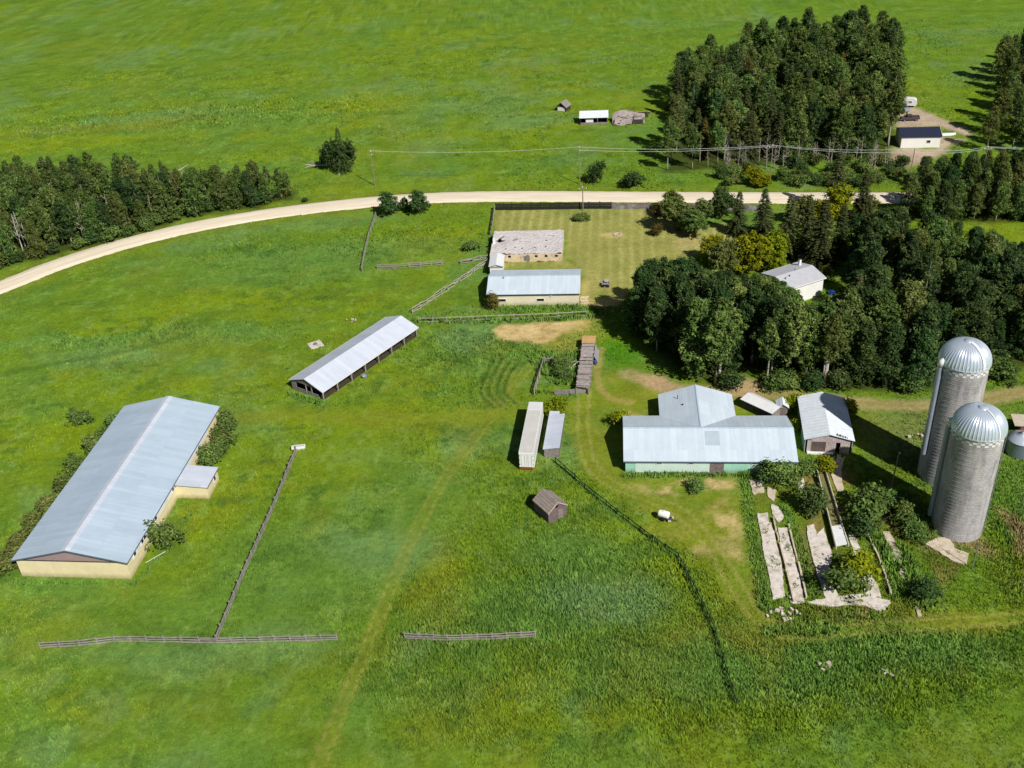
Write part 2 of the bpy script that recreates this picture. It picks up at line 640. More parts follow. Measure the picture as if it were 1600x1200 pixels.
ROAD = smooth_path([(-330, 548), (-150, 500), (0, 449), (70, 421), (150, 394), (250, 366.5), (350, 345.5), (450, 330), (560, 317.5), (650, 310.5), (760, 307), (900, 307), (1050, 308), (1200, 309), (1300, 309), (1420, 309), (1600, 308), (1800, 306), (2100, 302)], 6)
MAIN_TRACK = smooth_path([(478, 1250), (520, 1140), (552, 1062), (575, 1005), (600, 945), (632, 865), (660, 810), (690, 755), (745, 680), (790, 622), (838, 560), (880, 525), (915, 508)], 5)
CROSS_TRACK = smooth_path([(345, 655), (450, 648), (600, 655), (740, 652), (800, 648), (880, 638), (960, 622)], 5)
CHUTE_TRACK = smooth_path([(940, 545), (933, 575), (938, 605), (955, 622), (985, 628)], 5)
YARD_TRACK = smooth_path([(915, 560), (912, 620), (912, 680), (926, 730), (960, 758), (1010, 778), (1062, 800), (1110, 850), (1150, 915), (1190, 970), (1240, 990), (1330, 983), (1440, 975), (1620, 963)], 5)
DRIVE = smooth_path([(985, 585), (1040, 604), (1090, 610), (1160, 612), (1260, 622), (1340, 629), (1430, 634), (1520, 627), (1600, 612), (1700, 590)], 5)
LAWN = [(773, 328), (1040, 324), (1060, 360), (1150, 345), (1180, 385), (1110, 392), (1010, 420), (965, 478), (906, 478), (908, 421), (884, 402), (883, 364), (773, 364)]
LAWN2 = [(770, 400), (880, 403), (905, 420), (768, 422)]
YARD = [(900, 622), (980, 560), (1040, 600), (1300, 612), (1300, 640), (1010, 650), (976, 740), (1150, 745), (1172, 880), (1190, 960), (1150, 965), (1085, 880), (1010, 810), (905, 715)]
STRAW = [(772, 516), (790, 508), (850, 504), (918, 499), (916, 511), (880, 522), (850, 536), (782, 535)]

BARNS = []      # footprints that keep the grass low: filled below


def blobs(x, y, items):
    o = np.zeros(x.shape)
    wx = (fbm(x, y, 14, 21, 3) - .5) * 12
    wy = (fbm(x, y, 14, 31, 3) - .5) * 12
    for px, py, rx, ry, w in items:
        cx, cy = at(px, py)
        d = np.hypot((x + wx - cx) / rx, (y + wy - cy) / ry)
        o = np.maximum(o, w * (1 - sstep(.35, 1.15, d)))
    return o


C_MID, C_YEL, C_LUSH = S(104, 134, 40), S(124, 145, 27), S(98, 135, 60)
C_BLUE, C_MOWN, C_MOWN2 = S(110, 144, 88), S(150, 150, 82), S(124, 138, 64)
C_STRAW, C_DIRT, C_BROWN, C_DARK = S(206, 182, 128), S(178, 152, 116), S(140, 132, 44), S(72, 108, 44)
C_OLIVE = S(124, 136, 40)


def ground_look(x, y):
    """colour (linear), grass height and grass density at points"""
    n = x.shape
    col = np.empty(n + (3,))
    n1, n2, n3, n4 = fbm(x, y, 55, 1), fbm(x, y, 18, 2), fbm(x, y, 7, 4), fbm(x * .35, y, 5, 6)
    col[:] = C_MID

    def lay(c, m):
        m = np.clip(m, 0, 1)[..., None]
        col[:] = col * (1 - m) + np.array(c) * m
    lay(C_YEL, sstep(.46, .66, .55 * n1 + .45 * n2) * .48)
    lay(C_LUSH, sstep(.5, .66, .5 * fbm(x, y, 34, 41) + .5 * fbm(x, y, 11, 43)) * .55)
    lay(C_BLUE, sstep(.54, .68, .6 * fbm(x, y, 26, 51) + .4 * n3) * .5)
    yel = blobs(x, y, [(120, 222, 46, 9, 1), (240, 212, 40, 7, .8), (560, 175, 25, 30, .8), (800, 200, 40, 16, .5), (690, 385, 22, 20, 1), (640, 285, 40, 8, .6),
                       (560, 292, 30, 5, .6), (480, 490, 30, 14, .6), (330, 470, 26, 8, .7), (180, 500, 22, 10, .4), (90, 690, 10, 18, .7), (560, 660, 28, 9, .7), (350, 600, 28, 6, .6),
                       (640, 590, 14, 8, .6), (520, 720, 22, 12, .6), (330, 780, 8, 20, .8), (260, 880, 12, 9, .5), (690, 860, 9, 16, .6), (1000, 900, 12, 8, .8), (960, 840, 6, 6, .7),
                       (1240, 260, 10, 10, .2), (1585, 350, 30, 14, .9), (1100, 330, 20, 5, .3), (420, 700, 20, 5, .5), (960, 165, 25, 18, .5), (720, 700, 8, 14, .4), (890, 770, 6, 6, .5), (1060, 870, 5, 12, .5)])
    lay(C_YEL, yel * .85)
    lay(C_LUSH, blobs(x, y, [(520, 400, 45, 12, .9), (230, 530, 50, 5, .9), (450, 430, 30, 9, .7), (870, 950, 20, 10, .8), (1250, 1020, 40, 9, .9), (930, 860, 10, 8, .8), (760, 570, 14, 7, .6),
                             (640, 780, 14, 16, .5), (480, 900, 22, 14, .6), (330, 960, 20, 10, .4), (780, 480, 30, 3, .9), (740, 410, 8, 16, .8), (860, 330, 20, 3, .3), (1560, 750, 12, 18, .5), (400, 190, 60, 14, .6), (80, 850, 8, 20, .5)]))
    lay(C_BLUE, blobs(x, y, [(940, 930, 12, 7, .8), (600, 850, 14, 7, .6), (740, 520, 10, 7, .7), (720, 690, 6, 8, .7), (300, 1020, 30, 6, .5), (820, 190, 18, 10, .6), (480, 350, 30, 4, .4), (170, 560, 20, 5, .5), (260, 180, 40, 8, .45)]))
    lay(C_BROWN, blobs(x, y, [(690, 900, 5, 14, .28), (300, 800, 4, 12, .25), (160, 200, 50, 6, .35), (1160, 985, 14, 3, .4), (1450, 960, 16, 3, .5), (1570, 890, 4, 12, .15)]))
    lay(S(140, 138, 46), sstep(.52, .68, .5 * fbm(x, y, 24, 161) + .5 * fbm(x, y, 6, 163)) * .22)
    # streaky dark patches where the tall grass lies over
    lay(C_DARK, sstep(.6, .74, n4) * .35)
    fk = fbm(x * .8, y, 2.2, 141, 3)
    lay(C_DARK, sstep(.56, .72, fk) * .55 * (.35 + .65 * sstep(.42, .6, n2)))
    lay(S(128, 156, 74), sstep(.58, .74, fbm(x, y * .8, 1.7, 151, 3)) * .45)
    h = .13 + .14 * sstep(.4, .6, n2)
    lush = blobs(x, y, [(870, 960, 45, 22, 1), (1250, 1030, 50, 14, 1), (800, 860, 18, 18, .8), (760, 540, 24, 12, .8), (830, 480, 34, 6, 1), (700, 620, 8, 8, .4), (1580, 820, 14, 40, 1), (1450, 900, 20, 14, .6), (480, 380, 50, 14, .6), (220, 530, 40, 6, .9), (300, 180, 120, 20, .7)])
    h = h + .2 * lush
    dens = np.full(n, .55) + .45 * lush
    # road verge
    wr = wpts(ROAD)
    near = (y > 150)
    dr = np.full(n, 1e3)
    dr[near] = seg_dist(x[near], y[near], wr)
    lay(C_OLIVE, (1 - sstep(4, 11, dr)) * .55)
    lay(C_DARK, (1 - sstep(3.8, 5.4, dr)) * .55 * vnoise(x, y, 7, 77))
    # mown lawn with mower stripes, yard, straw
    lw = np.maximum(region(x, y, LAWN, 1.2, .5), region(x, y, LAWN2, 1, .3))
    a = R(83)
    s = x * math.sin(a) - y * math.cos(a)
    stripe = .5 + .5 * np.sin(s * 2 * math.pi / 2.6 + 1.2 * fbm(x, y, 9, 61))
    lay(C_MOWN, lw)
    lay(S(172, 172, 104), lw * sstep(.5, .9, stripe) * .8 * np.clip(vnoise(x, y, 11, 62) * 1.5, .25, 1))
    lay(C_MOWN2, lw * sstep(.5, .75, fbm(x, y, 12, 63)) * .6)
    lay(C_STRAW, lw * blobs(x, y, [(965, 470, 9, 3, .5), (960, 366, 4, 2, .7), (1090, 382, 6, 3, .4), (925, 455, 5, 9, .35)]))
    yd = region(x, y, YARD, 2.0, 1.2)
    lay(C_OLIVE, yd * .85)
    lay(S(150, 146, 66), yd * sstep(.5, .66, fbm(x, y, 5, 71)) * .5)
    lay(S(104, 134, 44), yd * sstep(.48, .66, fbm(x, y, 8, 74)) * .6)
    lay(C_STRAW, yd * blobs(x, y, [(1070, 752, 14, 2.2, .9), (1130, 800, 5, 8, .75), (1140, 840, 4, 9, .6), (918, 700, 3, 3, .8), (985, 648, 4, 3, .5), (1090, 845, 4, 4, .5)]) * sstep(.3, .6, fbm(x, y, 2.4, 72)))
    st = region(x, y, STRAW, 1.0, .8)
    lay(C_STRAW, st)
    lay(S(172, 146, 92), st * sstep(.5, .7, fbm(x, y * 2, 2.2, 73)) * .8)
    lay(S(172, 160, 76), region(x, y, [(905, 500), (935, 495), (945, 540), (925, 560), (850, 545)], 2, 1) * .4)
    # silage yard: dry weeds and bare earth between the slabs
    sy = region(x, y, [(1172, 745), (1250, 735), (1330, 725), (1400, 800), (1520, 860), (1450, 930), (1400, 965), (1190, 965)], 2, 1.2)
    lay(S(104, 112, 46), sy * .7 * sstep(.35, .6, fbm(x, y, 4, 81)))
    lay(S(142, 124, 74), sy * .8 * sstep(.55, .7, fbm(x * 1.6, y * .6, 4, 82)))
    se = blobs(x, y, [(1552, 820, 2, 5, .8), (1480, 850, 6, 4, .7), (1390, 690, 8, 10, .3)])
    lay(S(150, 128, 92), se)
    # wood floor
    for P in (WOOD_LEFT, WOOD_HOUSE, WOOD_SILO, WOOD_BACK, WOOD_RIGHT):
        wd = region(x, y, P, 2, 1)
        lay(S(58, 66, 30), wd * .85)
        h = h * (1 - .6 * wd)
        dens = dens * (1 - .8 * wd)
    gm = blobs(x, y, [(962, 560, 6, 9, .9)])
    lay(S(72, 132, 20), gm * .8)
    # tracks
    t = line(x, y, MAIN_TRACK, 2.2, 1.0, .5)
    lay(S(128, 134, 44), t * .4 * (.5 + .8 * fbm(x, y, 9, 65)))
    tt = twin(x, y, MAIN_TRACK, 1.5, .26)
    lay(S(156, 152, 78), tt * .65)
    t2 = line(x, y, CROSS_TRACK, 4.5, 2.0, .8)
    lay(C_OLIVE, t2 * .7)
    t3 = line(x, y, CHUTE_TRACK, 1.6, .6, .4)
    lay(S(168, 150, 88), t3 * .7)
    t4 = np.maximum(twin(x, y, YARD_TRACK, 1.9, .5), .0)
    t4a = line(x, y, YARD_TRACK, 3.2, 1, .5)
    lay(C_OLIVE, t4a * .45)
    lay(S(160, 156, 88), t4 * .55)
    t5 = line(x, y, smooth_path([(838, 560), (800, 575), (760, 590), (735, 610), (740, 632)], 5), .9, .4, .4)
    lay(C_DARK, t5 * .6)
    for k in range(4):
        q = line(x, y, smooth_path([(772 + k * 13, 560 + k * 2), (758 + k * 12, 590), (752 + k * 13, 615), (772 + k * 13, 636 - k)], 5), .7, .35, .3, 12 + k)
        lay(S(58, 92, 30), q * .8)
        q = line(x, y, smooth_path([(776 + k * 13, 560 + k * 2), (762 + k * 12, 590), (756 + k * 13, 615), (776 + k * 13, 636 - k)], 5), .5, .3, .3, 22 + k)
        lay(S(140, 146, 70), q * .6)
    for a_, b_ in (((806, 745), (800, 835)), ((825, 745), (822, 850)), ((770, 560), (790, 640))):
        lay(C_DARK, line(x, y, [a_, b_], .6, .3, .4) * .55)
    lay(C_DARK, line(x, y, smooth_path([(0, 585), (90, 568), (200, 548), (280, 528), (300, 520)], 5), 1.6, 1, 1.0) * .55)
    lay(C_DARK, line(x, y, smooth_path([(868, 722), (930, 776), (1000, 830), (1060, 872), (1090, 930), (1118, 990), (1136, 1052), (1150, 1100)], 5), .7, .35, .4) * .8)
    d1 = line(x, y, DRIVE, 3.6, 1.2, .8)
    lay(C_DIRT, d1 * .7)
    lay(S(128, 126, 56), line(x, y, DRIVE, .9, .6, .6) * .6)
    d2 = np.maximum(region(x, y, [(1000, 588), (1030, 588), (1075, 608), (1050, 614), (1015, 606)], 1.5, 1), region(x, y, [(1150, 590), (1190, 598), (1200, 612), (1140, 612)], 1.5, .8))
    lay(S(184, 156, 122), d2 * .8)
    d3 = np.maximum(region(x, y, [(1400, 172), (1425, 166), (1520, 205), (1512, 212), (1470, 197), (1400, 200)], 1.5, .6), region(x, y, [(1396, 230), (1462, 232), (1466, 212), (1500, 218), (1480, 235), (1440, 256), (1396, 254)], 2, .8))
    lay(S(186, 168, 146), d3)
    lay(S(176, 146, 128), blobs(x, y, [(1415, 248, 10, 5, .7)]))
    pads = np.zeros(n)
    for P in PADS:
        pads = np.maximum(pads, region(x, y, P, .5, .25))
    bare = np.clip(np.maximum.reduce([lw, st, d1, d2, d3, yd * .6, t * .6, t3, t2 * .5, t4a * .5]), 0, 1)
    h = h * (1 - .8 * bare)
    dens = dens * (1 - .85 * bare)
    dens = np.where(dr < 4.0, 0, dens)
    # taller weeds beside walls and fences
    for P, w, hh in WEEDS:
        q = line(x, y, P, w, .6, .5)
        h = h + hh * q
        dens = np.maximum(dens, q)
        lay(C_LUSH, q * .7)
    tuf = sstep(.56, .64, fbm(x, y, 1.6, 171, 3))
    dens = np.maximum(dens * (1 - .97 * pads), .8 * pads * tuf)
    h = np.maximum(h * (1 - .8 * pads), .42 * pads * tuf)
    for c_, a_, L_, W_ in BARNS:
        lx = (x - c_[0]) * math.cos(a_) + (y - c_[1]) * math.sin(a_)
        ly = -(x - c_[0]) * math.sin(a_) + (y - c_[1]) * math.cos(a_)
        dens = np.where((np.abs(lx) < L_ / 2 + .1) & (np.abs(ly) < W_ / 2 + .1), 0, dens)
    return col, h, dens


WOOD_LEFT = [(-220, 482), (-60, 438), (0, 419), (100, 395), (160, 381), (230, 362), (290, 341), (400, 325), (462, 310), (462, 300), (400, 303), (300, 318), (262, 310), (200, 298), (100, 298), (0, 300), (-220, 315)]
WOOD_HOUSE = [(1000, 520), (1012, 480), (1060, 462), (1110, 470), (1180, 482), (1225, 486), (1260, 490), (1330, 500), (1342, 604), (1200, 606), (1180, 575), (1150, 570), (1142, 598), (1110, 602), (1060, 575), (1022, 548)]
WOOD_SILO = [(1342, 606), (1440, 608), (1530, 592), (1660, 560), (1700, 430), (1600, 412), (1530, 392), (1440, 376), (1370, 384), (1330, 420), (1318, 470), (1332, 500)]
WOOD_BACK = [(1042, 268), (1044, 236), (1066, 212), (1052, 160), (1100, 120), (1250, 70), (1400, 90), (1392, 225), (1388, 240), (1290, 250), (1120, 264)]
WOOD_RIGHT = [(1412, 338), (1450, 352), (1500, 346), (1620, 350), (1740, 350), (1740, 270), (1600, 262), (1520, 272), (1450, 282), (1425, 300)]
WOOD_CORNER = [(1540, 222), (1562, 190), (1562, 120), (1600, 90), (1780, 90), (1780, 250), (1600, 245), (1530, 240)]

WEEDS = [([(765, 481), (835, 482), (905, 480)], 2.0, .3), ([(978, 743), (1100, 741), (1180, 742)], 1.6, .4), ([(25, 911), (208, 912)], .8, .25), ([(208, 912), (260, 860), (300, 800)], .8, .25),
         ([(868, 722), (930, 776), (1000, 830), (1060, 872), (1090, 930), (1118, 990), (1136, 1052)], .8, .25), ([(655, 501), (760, 502), (917, 496)], 2.5, .5),
         ([(1164, 745), (1170, 800), (1184, 880), (1196, 950)], 2.0, .3), ([(1222, 790), (1250, 850), (1270, 925)], 2.0, .22), ([(1195, 745), (1245, 742)], 2.0, .6), ([(1365, 830), (1385, 880), (1400, 930)], 2.4, .4),
         ([(1400, 860), (1440, 940)], 3.5, .7), ([(1415, 780), (1450, 830), (1400, 790)], 4.0, .7), ([(850, 560), (880, 590), (900, 560)], 6, .6),
         ([(1200, 985), (1300, 985)], 2, .4), ([(836, 612), (905, 618)], 1, .3), ([(345, 990), (460, 705)], .5, .2), ([(455, 615), (505, 632)], 1.5, .4), ([(770, 372), (765, 480)], 2, .5)]


PAD_SHAPES = (
        ([(1173, 752), (1190, 751), (1193, 769), (1177, 771)], concrete_dim),
        ([(1184, 804), (1198, 803), (1200, 817), (1186, 817)], concrete),
        ([(1187, 821), (1205, 818), (1214, 858), (1221, 885), (1223, 912), (1205, 914), (1196, 870)], concrete),
        ([(1205, 916), (1222, 914), (1224, 930), (1209, 936)], concrete),
        ([(1200, 763), (1212, 768), (1208, 782), (1201, 776)], concrete_dim),
        ([(1206, 790), (1216, 793), (1224, 808), (1216, 815), (1208, 803)], concrete),
        ([(1216, 826), (1230, 826), (1237, 858), (1247, 895), (1256, 940), (1236, 942), (1230, 900), (1222, 860)], concrete),
        ([(1248, 748), (1256, 750), (1256, 767), (1248, 766)], concrete),
        ([(1261, 824), (1273, 822), (1276, 838), (1286, 826), (1292, 845), (1299, 868), (1294, 890), (1310, 932), (1290, 934), (1278, 900), (1268, 860)], concrete),
        ([(1262, 941), (1300, 934), (1330, 931), (1350, 930), (1386, 938), (1390, 944), (1374, 954), (1348, 946), (1322, 944), (1296, 948)], concrete),
        ([(1326, 836), (1336, 840), (1344, 858), (1350, 885), (1370, 912), (1376, 932), (1352, 932), (1346, 905), (1340, 880)], concrete),
        ([(1380, 833), (1390, 832), (1400, 852), (1410, 872), (1404, 884), (1396, 878), (1392, 858)], concrete_dim),
        ([(1296, 722), (1318, 716), (1312, 744), (1319, 768), (1308, 768), (1301, 742)], concrete_dim),
        ([(1449, 852), (1464, 842), (1484, 843), (1490, 858), (1512, 866), (1508, 881), (1490, 877), (1468, 862)], concrete_dim),
        ([(1404, 890), (1410, 888), (1416, 905), (1411, 910)], concrete_dim),
        ([(1428, 944), (1436, 946), (1440, 962), (1434, 960)], concrete_dim),
        ([(1008, 652), (1024, 650), (1028, 658), (1006, 660)], concrete_dim),
)
PADS = [p for p, m in PAD_SHAPES]

# ================================================================== SETTING
def build_ground():
    def axis(spans):
        o = []
        for a, b, st in spans:
            o += list(np.arange(a, b, st))
        return np.array(o)
    far = [430 * 1.22 ** i for i in range(1, 16)]
    xs = np.concatenate([[-f for f in reversed(far)], axis([(-430, -170, 4), (-170, -95, 1), (-95, 95, .5), (95, 170, 1), (170, 431, 4)]), far])
    ys = np.concatenate([[-3000, -900, -300, -100, -20, 10, 30, 45], axis([(55, 78, 1.5), (78, 225, .5), (225, 330, .8), (330, 460, 2), (460, 720, 8)]), [720 * 1.25 ** i for i in range(0, 12)]])
    X, Y = np.meshgrid(xs, ys)
    x, y = X.ravel(), Y.ravel()
    col, h, d = ground_look(x, y)
    core = (np.abs(x) < 430) & (y < 720) & (y > 40)
    z = np.where(core, -(fbm(x, y, 3.0, 91, 3)) * .22 * np.clip(d, .15, 1), -.1)
    nx, ny = len(xs), len(ys)
    me = bpy.data.meshes.new('ground')
    i = np.arange(nx * ny).reshape(ny, nx)
    q = np.stack([i[:-1, :-1], i[:-1, 1:], i[1:, 1:], i[1:, :-1]], -1).reshape(-1, 4)
    fill_mesh(me, np.stack([x, y, z], -1), q)
    set_colour(me, col)
    me.shade_smooth()
    o = add('ground', me, ground_m)
    tag(o, kind='structure')


def fill_mesh(me, v, q):
    k = q.shape[1]
    me.vertices.add(len(v))
    me.vertices.foreach_set('co', v.astype(np.float32).ravel())
    me.loops.add(q.size)
    me.loops.foreach_set('vertex_index', q.astype(np.int32).ravel())
    me.polygons.add(len(q))
    me.polygons.foreach_set('loop_start', np.arange(0, q.size, k, dtype=np.int32))
    me.polygons.foreach_set('loop_total', np.full(len(q), k, np.int32))
    me.update(calc_edges=True)


def set_colour(me, col):
    a = me.color_attributes.new('ground_colour', 'FLOAT_COLOR', 'POINT')
    a.data.foreach_set('color', np.concatenate([col, np.ones((len(col), 1))], 1).astype(np.float32).ravel())


def build_grass(name, n, y0, y1, hs, nb, seed, label_w=.1):
    g = np.random.default_rng(seed)
    y = g.uniform(y0, y1, n)
    hw = 30 + .5 * y
    x = g.uniform(-1, 1, n) * hw
    col, h, d = ground_look(x, y)
    keep = g.uniform(0, 1, n) < d * 1.1
    x, y, col, h = x[keep], y[keep], col[keep], h[keep]
    m = len(x)
    hh = h * hs * g.uniform(.6, 1.5, m)
    V = np.empty((m, nb, 3, 3))
    for b in range(nb):
        a = g.uniform(0, 2 * math.pi, m)
        ox, oy = g.normal(0, .16, m), g.normal(0, .16, m)
        w = (.05 + label_w * hh) * g.uniform(.6, 1.2, m)
        lean = hh * g.uniform(.15, .75, m)
        la = a + g.uniform(-1, 1, m) + math.pi / 2
        V[:, b, 0] = np.stack([x + ox - np.cos(a) * w, y + oy - np.sin(a) * w, np.full(m, -.2)], -1)
        V[:, b, 1] = np.stack([x + ox + np.cos(a) * w, y + oy + np.sin(a) * w, np.full(m, -.2)], -1)
        V[:, b, 2] = np.stack([x + ox + np.cos(la) * lean, y + oy + np.sin(la) * lean, hh * g.uniform(.7, 1.1, m)], -1)
    shade = g.uniform(.95, 1.65, (m, 1))
    cc = np.repeat(np.clip(col * shade, 0, 1), nb * 3, 0)
    me = bpy.data.meshes.new(name)
    fill_mesh(me, V.reshape(-1, 3), np.arange(m * nb * 3).reshape(-1, 3))
    set_colour(me, cc)
    o = add(name, me, blade_m)
    tag(o, 'uncut meadow grass growing over the farm fields', 'grass', kind='stuff')
    return o


def build_road():
    P = [np.array(p) for p in smooth_path(wpts(ROAD[::3]), 8)]
    m, nt = new_mat('gravel')
    out = nt.nodes.new('ShaderNodeOutputMaterial')
    d = nt.nodes.new('ShaderNodeBsdfDiffuse')
    nt.links.new(d.outputs[0], out.inputs[0])
    uv = nt.nodes.new('ShaderNodeUVMap').outputs[0]
    pos = nt.nodes.new('ShaderNodeNewGeometry').outputs['Position']
    n1 = noise(nt, uv, 1.0, 4, .6, stretch=(7, .05, 1))
    c = ramp(nt, n1, [(.3, S(216, 202, 178)), (.5, S(228, 216, 194)), (.7, S(240, 230, 210))])
    c = mix_rgb(nt, ramp(nt, noise(nt, pos, .35, 6, .7), [(.5, 0.0), (.75, .35)]), c, S(206, 190, 160))
    sep = nt.nodes.new('ShaderNodeSeparateXYZ')
    nt.links.new(uv, sep.inputs[0])
    c = mix_rgb(nt, ramp(nt, sep.outputs[0], [(0.0, .7), (.1, 0.0), (.88, 0.0), (1.0, .8)]), c, S(196, 178, 124))
    nt.links.new(c, d.inputs[0])
    v, f, uvs = [], [], []
    L = 0
    cols = [(-4.3, -.3), (-3.7, .04), (-1.8, .12), (0, .16), (1.8, .12), (3.7, .04), (4.3, -.3)]
    for i, p in enumerate(P):
        t = P[min(i + 1, len(P) - 1)] - P[max(i - 1, 0)]
        t = t / np.linalg.norm(t)
        nrm = np.array([-t[1], t[0]])
        if i:
            L += np.linalg.norm(p - P[i - 1])
        for j, (o, z) in enumerate(cols):
            oo = o + (random.uniform(-.12, .12) if j in (0, 1, 5, 6) else 0)
            q = p + nrm * oo
            v.append((q[0], q[1], z))
            uvs.append(((o + 4.3) / 8.6, L))
    k = len(cols)
    for i in range(len(P) - 1):
        for j in range(k - 1):
            a = i * k + j
            f.append((a, a + 1, a + k + 1, a + k)[::-1])
    me = bpy.data.meshes.new('road')
    me.from_pydata(v, [], f)
    ul = me.uv_layers.new(name='UVMap')
    for lp in me.loops:
        ul.data[lp.index].uv = uvs[lp.vertex_index]
    me.shade_smooth()
    tag(add('road', me, m), kind='structure')


def slab(name, pts, mat, z=.12, jag=.35, seed=0, grow=1.16):
    """broken concrete pad with a ragged rim"""
    r = random.Random(seed)
    P = [np.array(p) for p in wpts(pts)]
    cc = sum(P) / len(P)
    P = [p + (p - cc) / (np.linalg.norm(p - cc) + .01) * .22 for p in P]
    o = []
    n = len(P)
    for i in range(n):
        a, b = np.array(P[i]), np.array(P[(i + 1) % n])
        k = max(1, int(np.linalg.norm(b - a) / .7))
        for j in range(k):
            q = a + (b - a) * j / k
            o.append((q[0] + r.uniform(-jag, jag) * .6, q[1] + r.uniform(-jag, jag)))
    mb = MB().extrude_z(o, -.3, z)
    ob = add(name, mb, mat)
    tag(ob, kind='structure')
    return ob


# ================================================================== BUILDINGS
def gable(name, label, cat, pts, h, ridge_axis, hw, peak, oh, wall_m, roof_m, eave_trim=blue_trim, t=.14, fix=None):
    """gabled building fitted on a surveyed eave outline; local x runs along the ridge"""
    c, a, l0, l1 = fit_rect(pts, h)
    if ridge_axis == 1:
        a, L, W = a + math.pi / 2, l1, l0
    else:
        L, W = l0, l1
    root = thing(name, label, cat, (c[0], c[1], 0), a)
    BARNS.append((c, a, L - 2 * oh, W - 2 * oh))
    Lw, Ww = L - 2 * oh, W - 2 * oh
    sl = (peak - h) / (W / 2)
    hwall = h + oh * sl
    wm = MB()
    if wall_m:
        pr = [(-Ww / 2, -.3), (Ww / 2, -.3), (Ww / 2, hwall - .02), (0, peak - .02), (-Ww / 2, hwall - .02)]
        wm.extrude_x(pr, -Lw / 2, Lw / 2)
        add('wall', wm, wall_m, root)
    if roof_m:
        pr = [(-W / 2, h), (0, peak), (W / 2, h), (W / 2, h + t), (0, peak + t), (-W / 2, h + t)]
        add('roof', MB().extrude_x(pr, -L / 2, L / 2), roof_m, root)
    return root, L, W, Lw, Ww, sl


def window(root, x, y, z, w, h, face, name='window', frame_m=white_wall, pane_m=glass, label=None):
    """face: 'y-','y+','x+','x-' outward side in the building's frame"""
    s = 1 if face[1] == '+' else -1
    fr, pn = MB(), MB()
    if face[0] == 'y':
        for dx in (-1, 1):
            fr.box(x + dx * (w / 2 + .04), y + s * .03, z, .08, .1, h + .16)
        for dz in (-1, 1):
            fr.box(x, y + s * .03, z + dz * (h / 2 + .04), w, .1, .08)
        pn.box(x, y + s * .012, z, w, .04, h)
    else:
        for dy in (-1, 1):
            fr.box(x + s * .03, y + dy * (w / 2 + .04), z, .1, .08, h + .16)
        for dz in (-1, 1):
            fr.box(x + s * .03, y, z + dz * (h / 2 + .04), .1, w, .08)
        pn.box(x + s * .012, y, z, .04, w, h)
    f = add(name, fr, frame_m, root)
    add('pane', pn, pane_m, f)
    if label:
        f['label'] = label
    return f


def build_arena():
    pts = [(16, 877), (198, 880), (345, 636), (195, 635)]
    root, L, W, Lw, Ww, sl = gable('riding_barn', 'largest barn, cream walls, long grey-blue metal roof with pale ridge strip, at the left', 'barn', pts, 3.6, 1, 0, 5.9, .45, cream, roof_grey)
    p = 5.9
    # x- end faces the camera: brown gable panel over cream wall
    x = -Lw / 2
    zb = 3.55
    tri = [(-Ww / 2 + .02, zb), (Ww / 2 - .02, zb), (Ww / 2 - .02, 3.6 + .45 * sl - .06), (0, p - .06), (-Ww / 2 + .02, 3.6 + .45 * sl - .06)]
    add('gable_panel', MB().extrude_x(tri, x - .06, x - .004), brown_gable, root)
    add('trim_board', MB().box(x - .06, 0, zb - .08, .12, Ww, .14), dark_trim, root)
    add('ridge_cap', MB().extrude_x([(-.75, p - .75 * sl + .16), (0, p + .16), (.75, p - .75 * sl + .16), (.75, p - .75 * sl + .2), (0, p + .22), (-.75, p - .75 * sl + .2)], -L / 2, L / 2), roof_pale, root)
    # white window band on the right-hand long wall (local y-)
    y = -Ww / 2
    add('window_band', MB().box(-2.0, y - .03, 2.75, Lw - 8, .06, 1.3), white_wall, root)
    for xx in (-18.6, -15.6, -14.6, -11.6, -9.9, -2.2, -1.2, .6, 1.6, 2.6):
        window(root, xx, y - .06, 2.75, .8, .8, 'y-')
    for xx, w in ((-17.2, 1.0), (-13.0, 1.0), (-5.5, 1.6)):
        add('shutter', MB().box(xx, y - .08, 2.75, w, .05, 1.0), white_metal, root)
    ft = MB()
    for s in (-1, 1):
        ft.box(0, s * (W / 2 + .02), 3.62, L, .06, .2)
    add('fascia', ft, blue_trim, root)
    rk = MB()
    for s in (-1, 1):
        rk.beam((x - .47, s * W / 2, 3.58), (x - .47, 0, 5.88), .06, .22)
    add('rake_board', rk, blue_trim, root)
    # side annex
    q = [(278, 754.7), (320, 763), (335, 734.4), (297, 725.6)]
    c, a, l0, l1 = fit_rect(q, 2.8)
    Mi = Matrix.Rotation(-root.rotation_euler[2], 3, 'Z')
    lc = Mi @ Vector((c[0] - root.location.x, c[1] - root.location.y, 0))
    x0, x1 = lc.x - 2.6, lc.x + 2.6
    y1 = lc.y - 2.6
    y0 = y + .02
    wm = MB().extrude_x([(y1, -.3), (y0, -.3), (y0, 2.95), (y1, 2.55)], x0, x1)
    an = add('annex_wall', wm, cream, root)
    add('annex_roof', MB().extrude_x([(y1 - .3, 2.53), (y0, 3.0), (y0, 3.12), (y1 - .3, 2.65)], x0 - .3, x1 + .3), roof_pale, an)
    add('annex_fascia', MB().box((x0 + x1) / 2, y1 - .33, 2.58, 5.8, .06, .2), blue_trim, an)
    window(an, (x0 + x1) / 2 + 1, y1 - .0, 1.6, .8, .9, 'y-', 'annex_window')
    BARNS.append((c, root.rotation_euler[2], 5.2, 5.6))


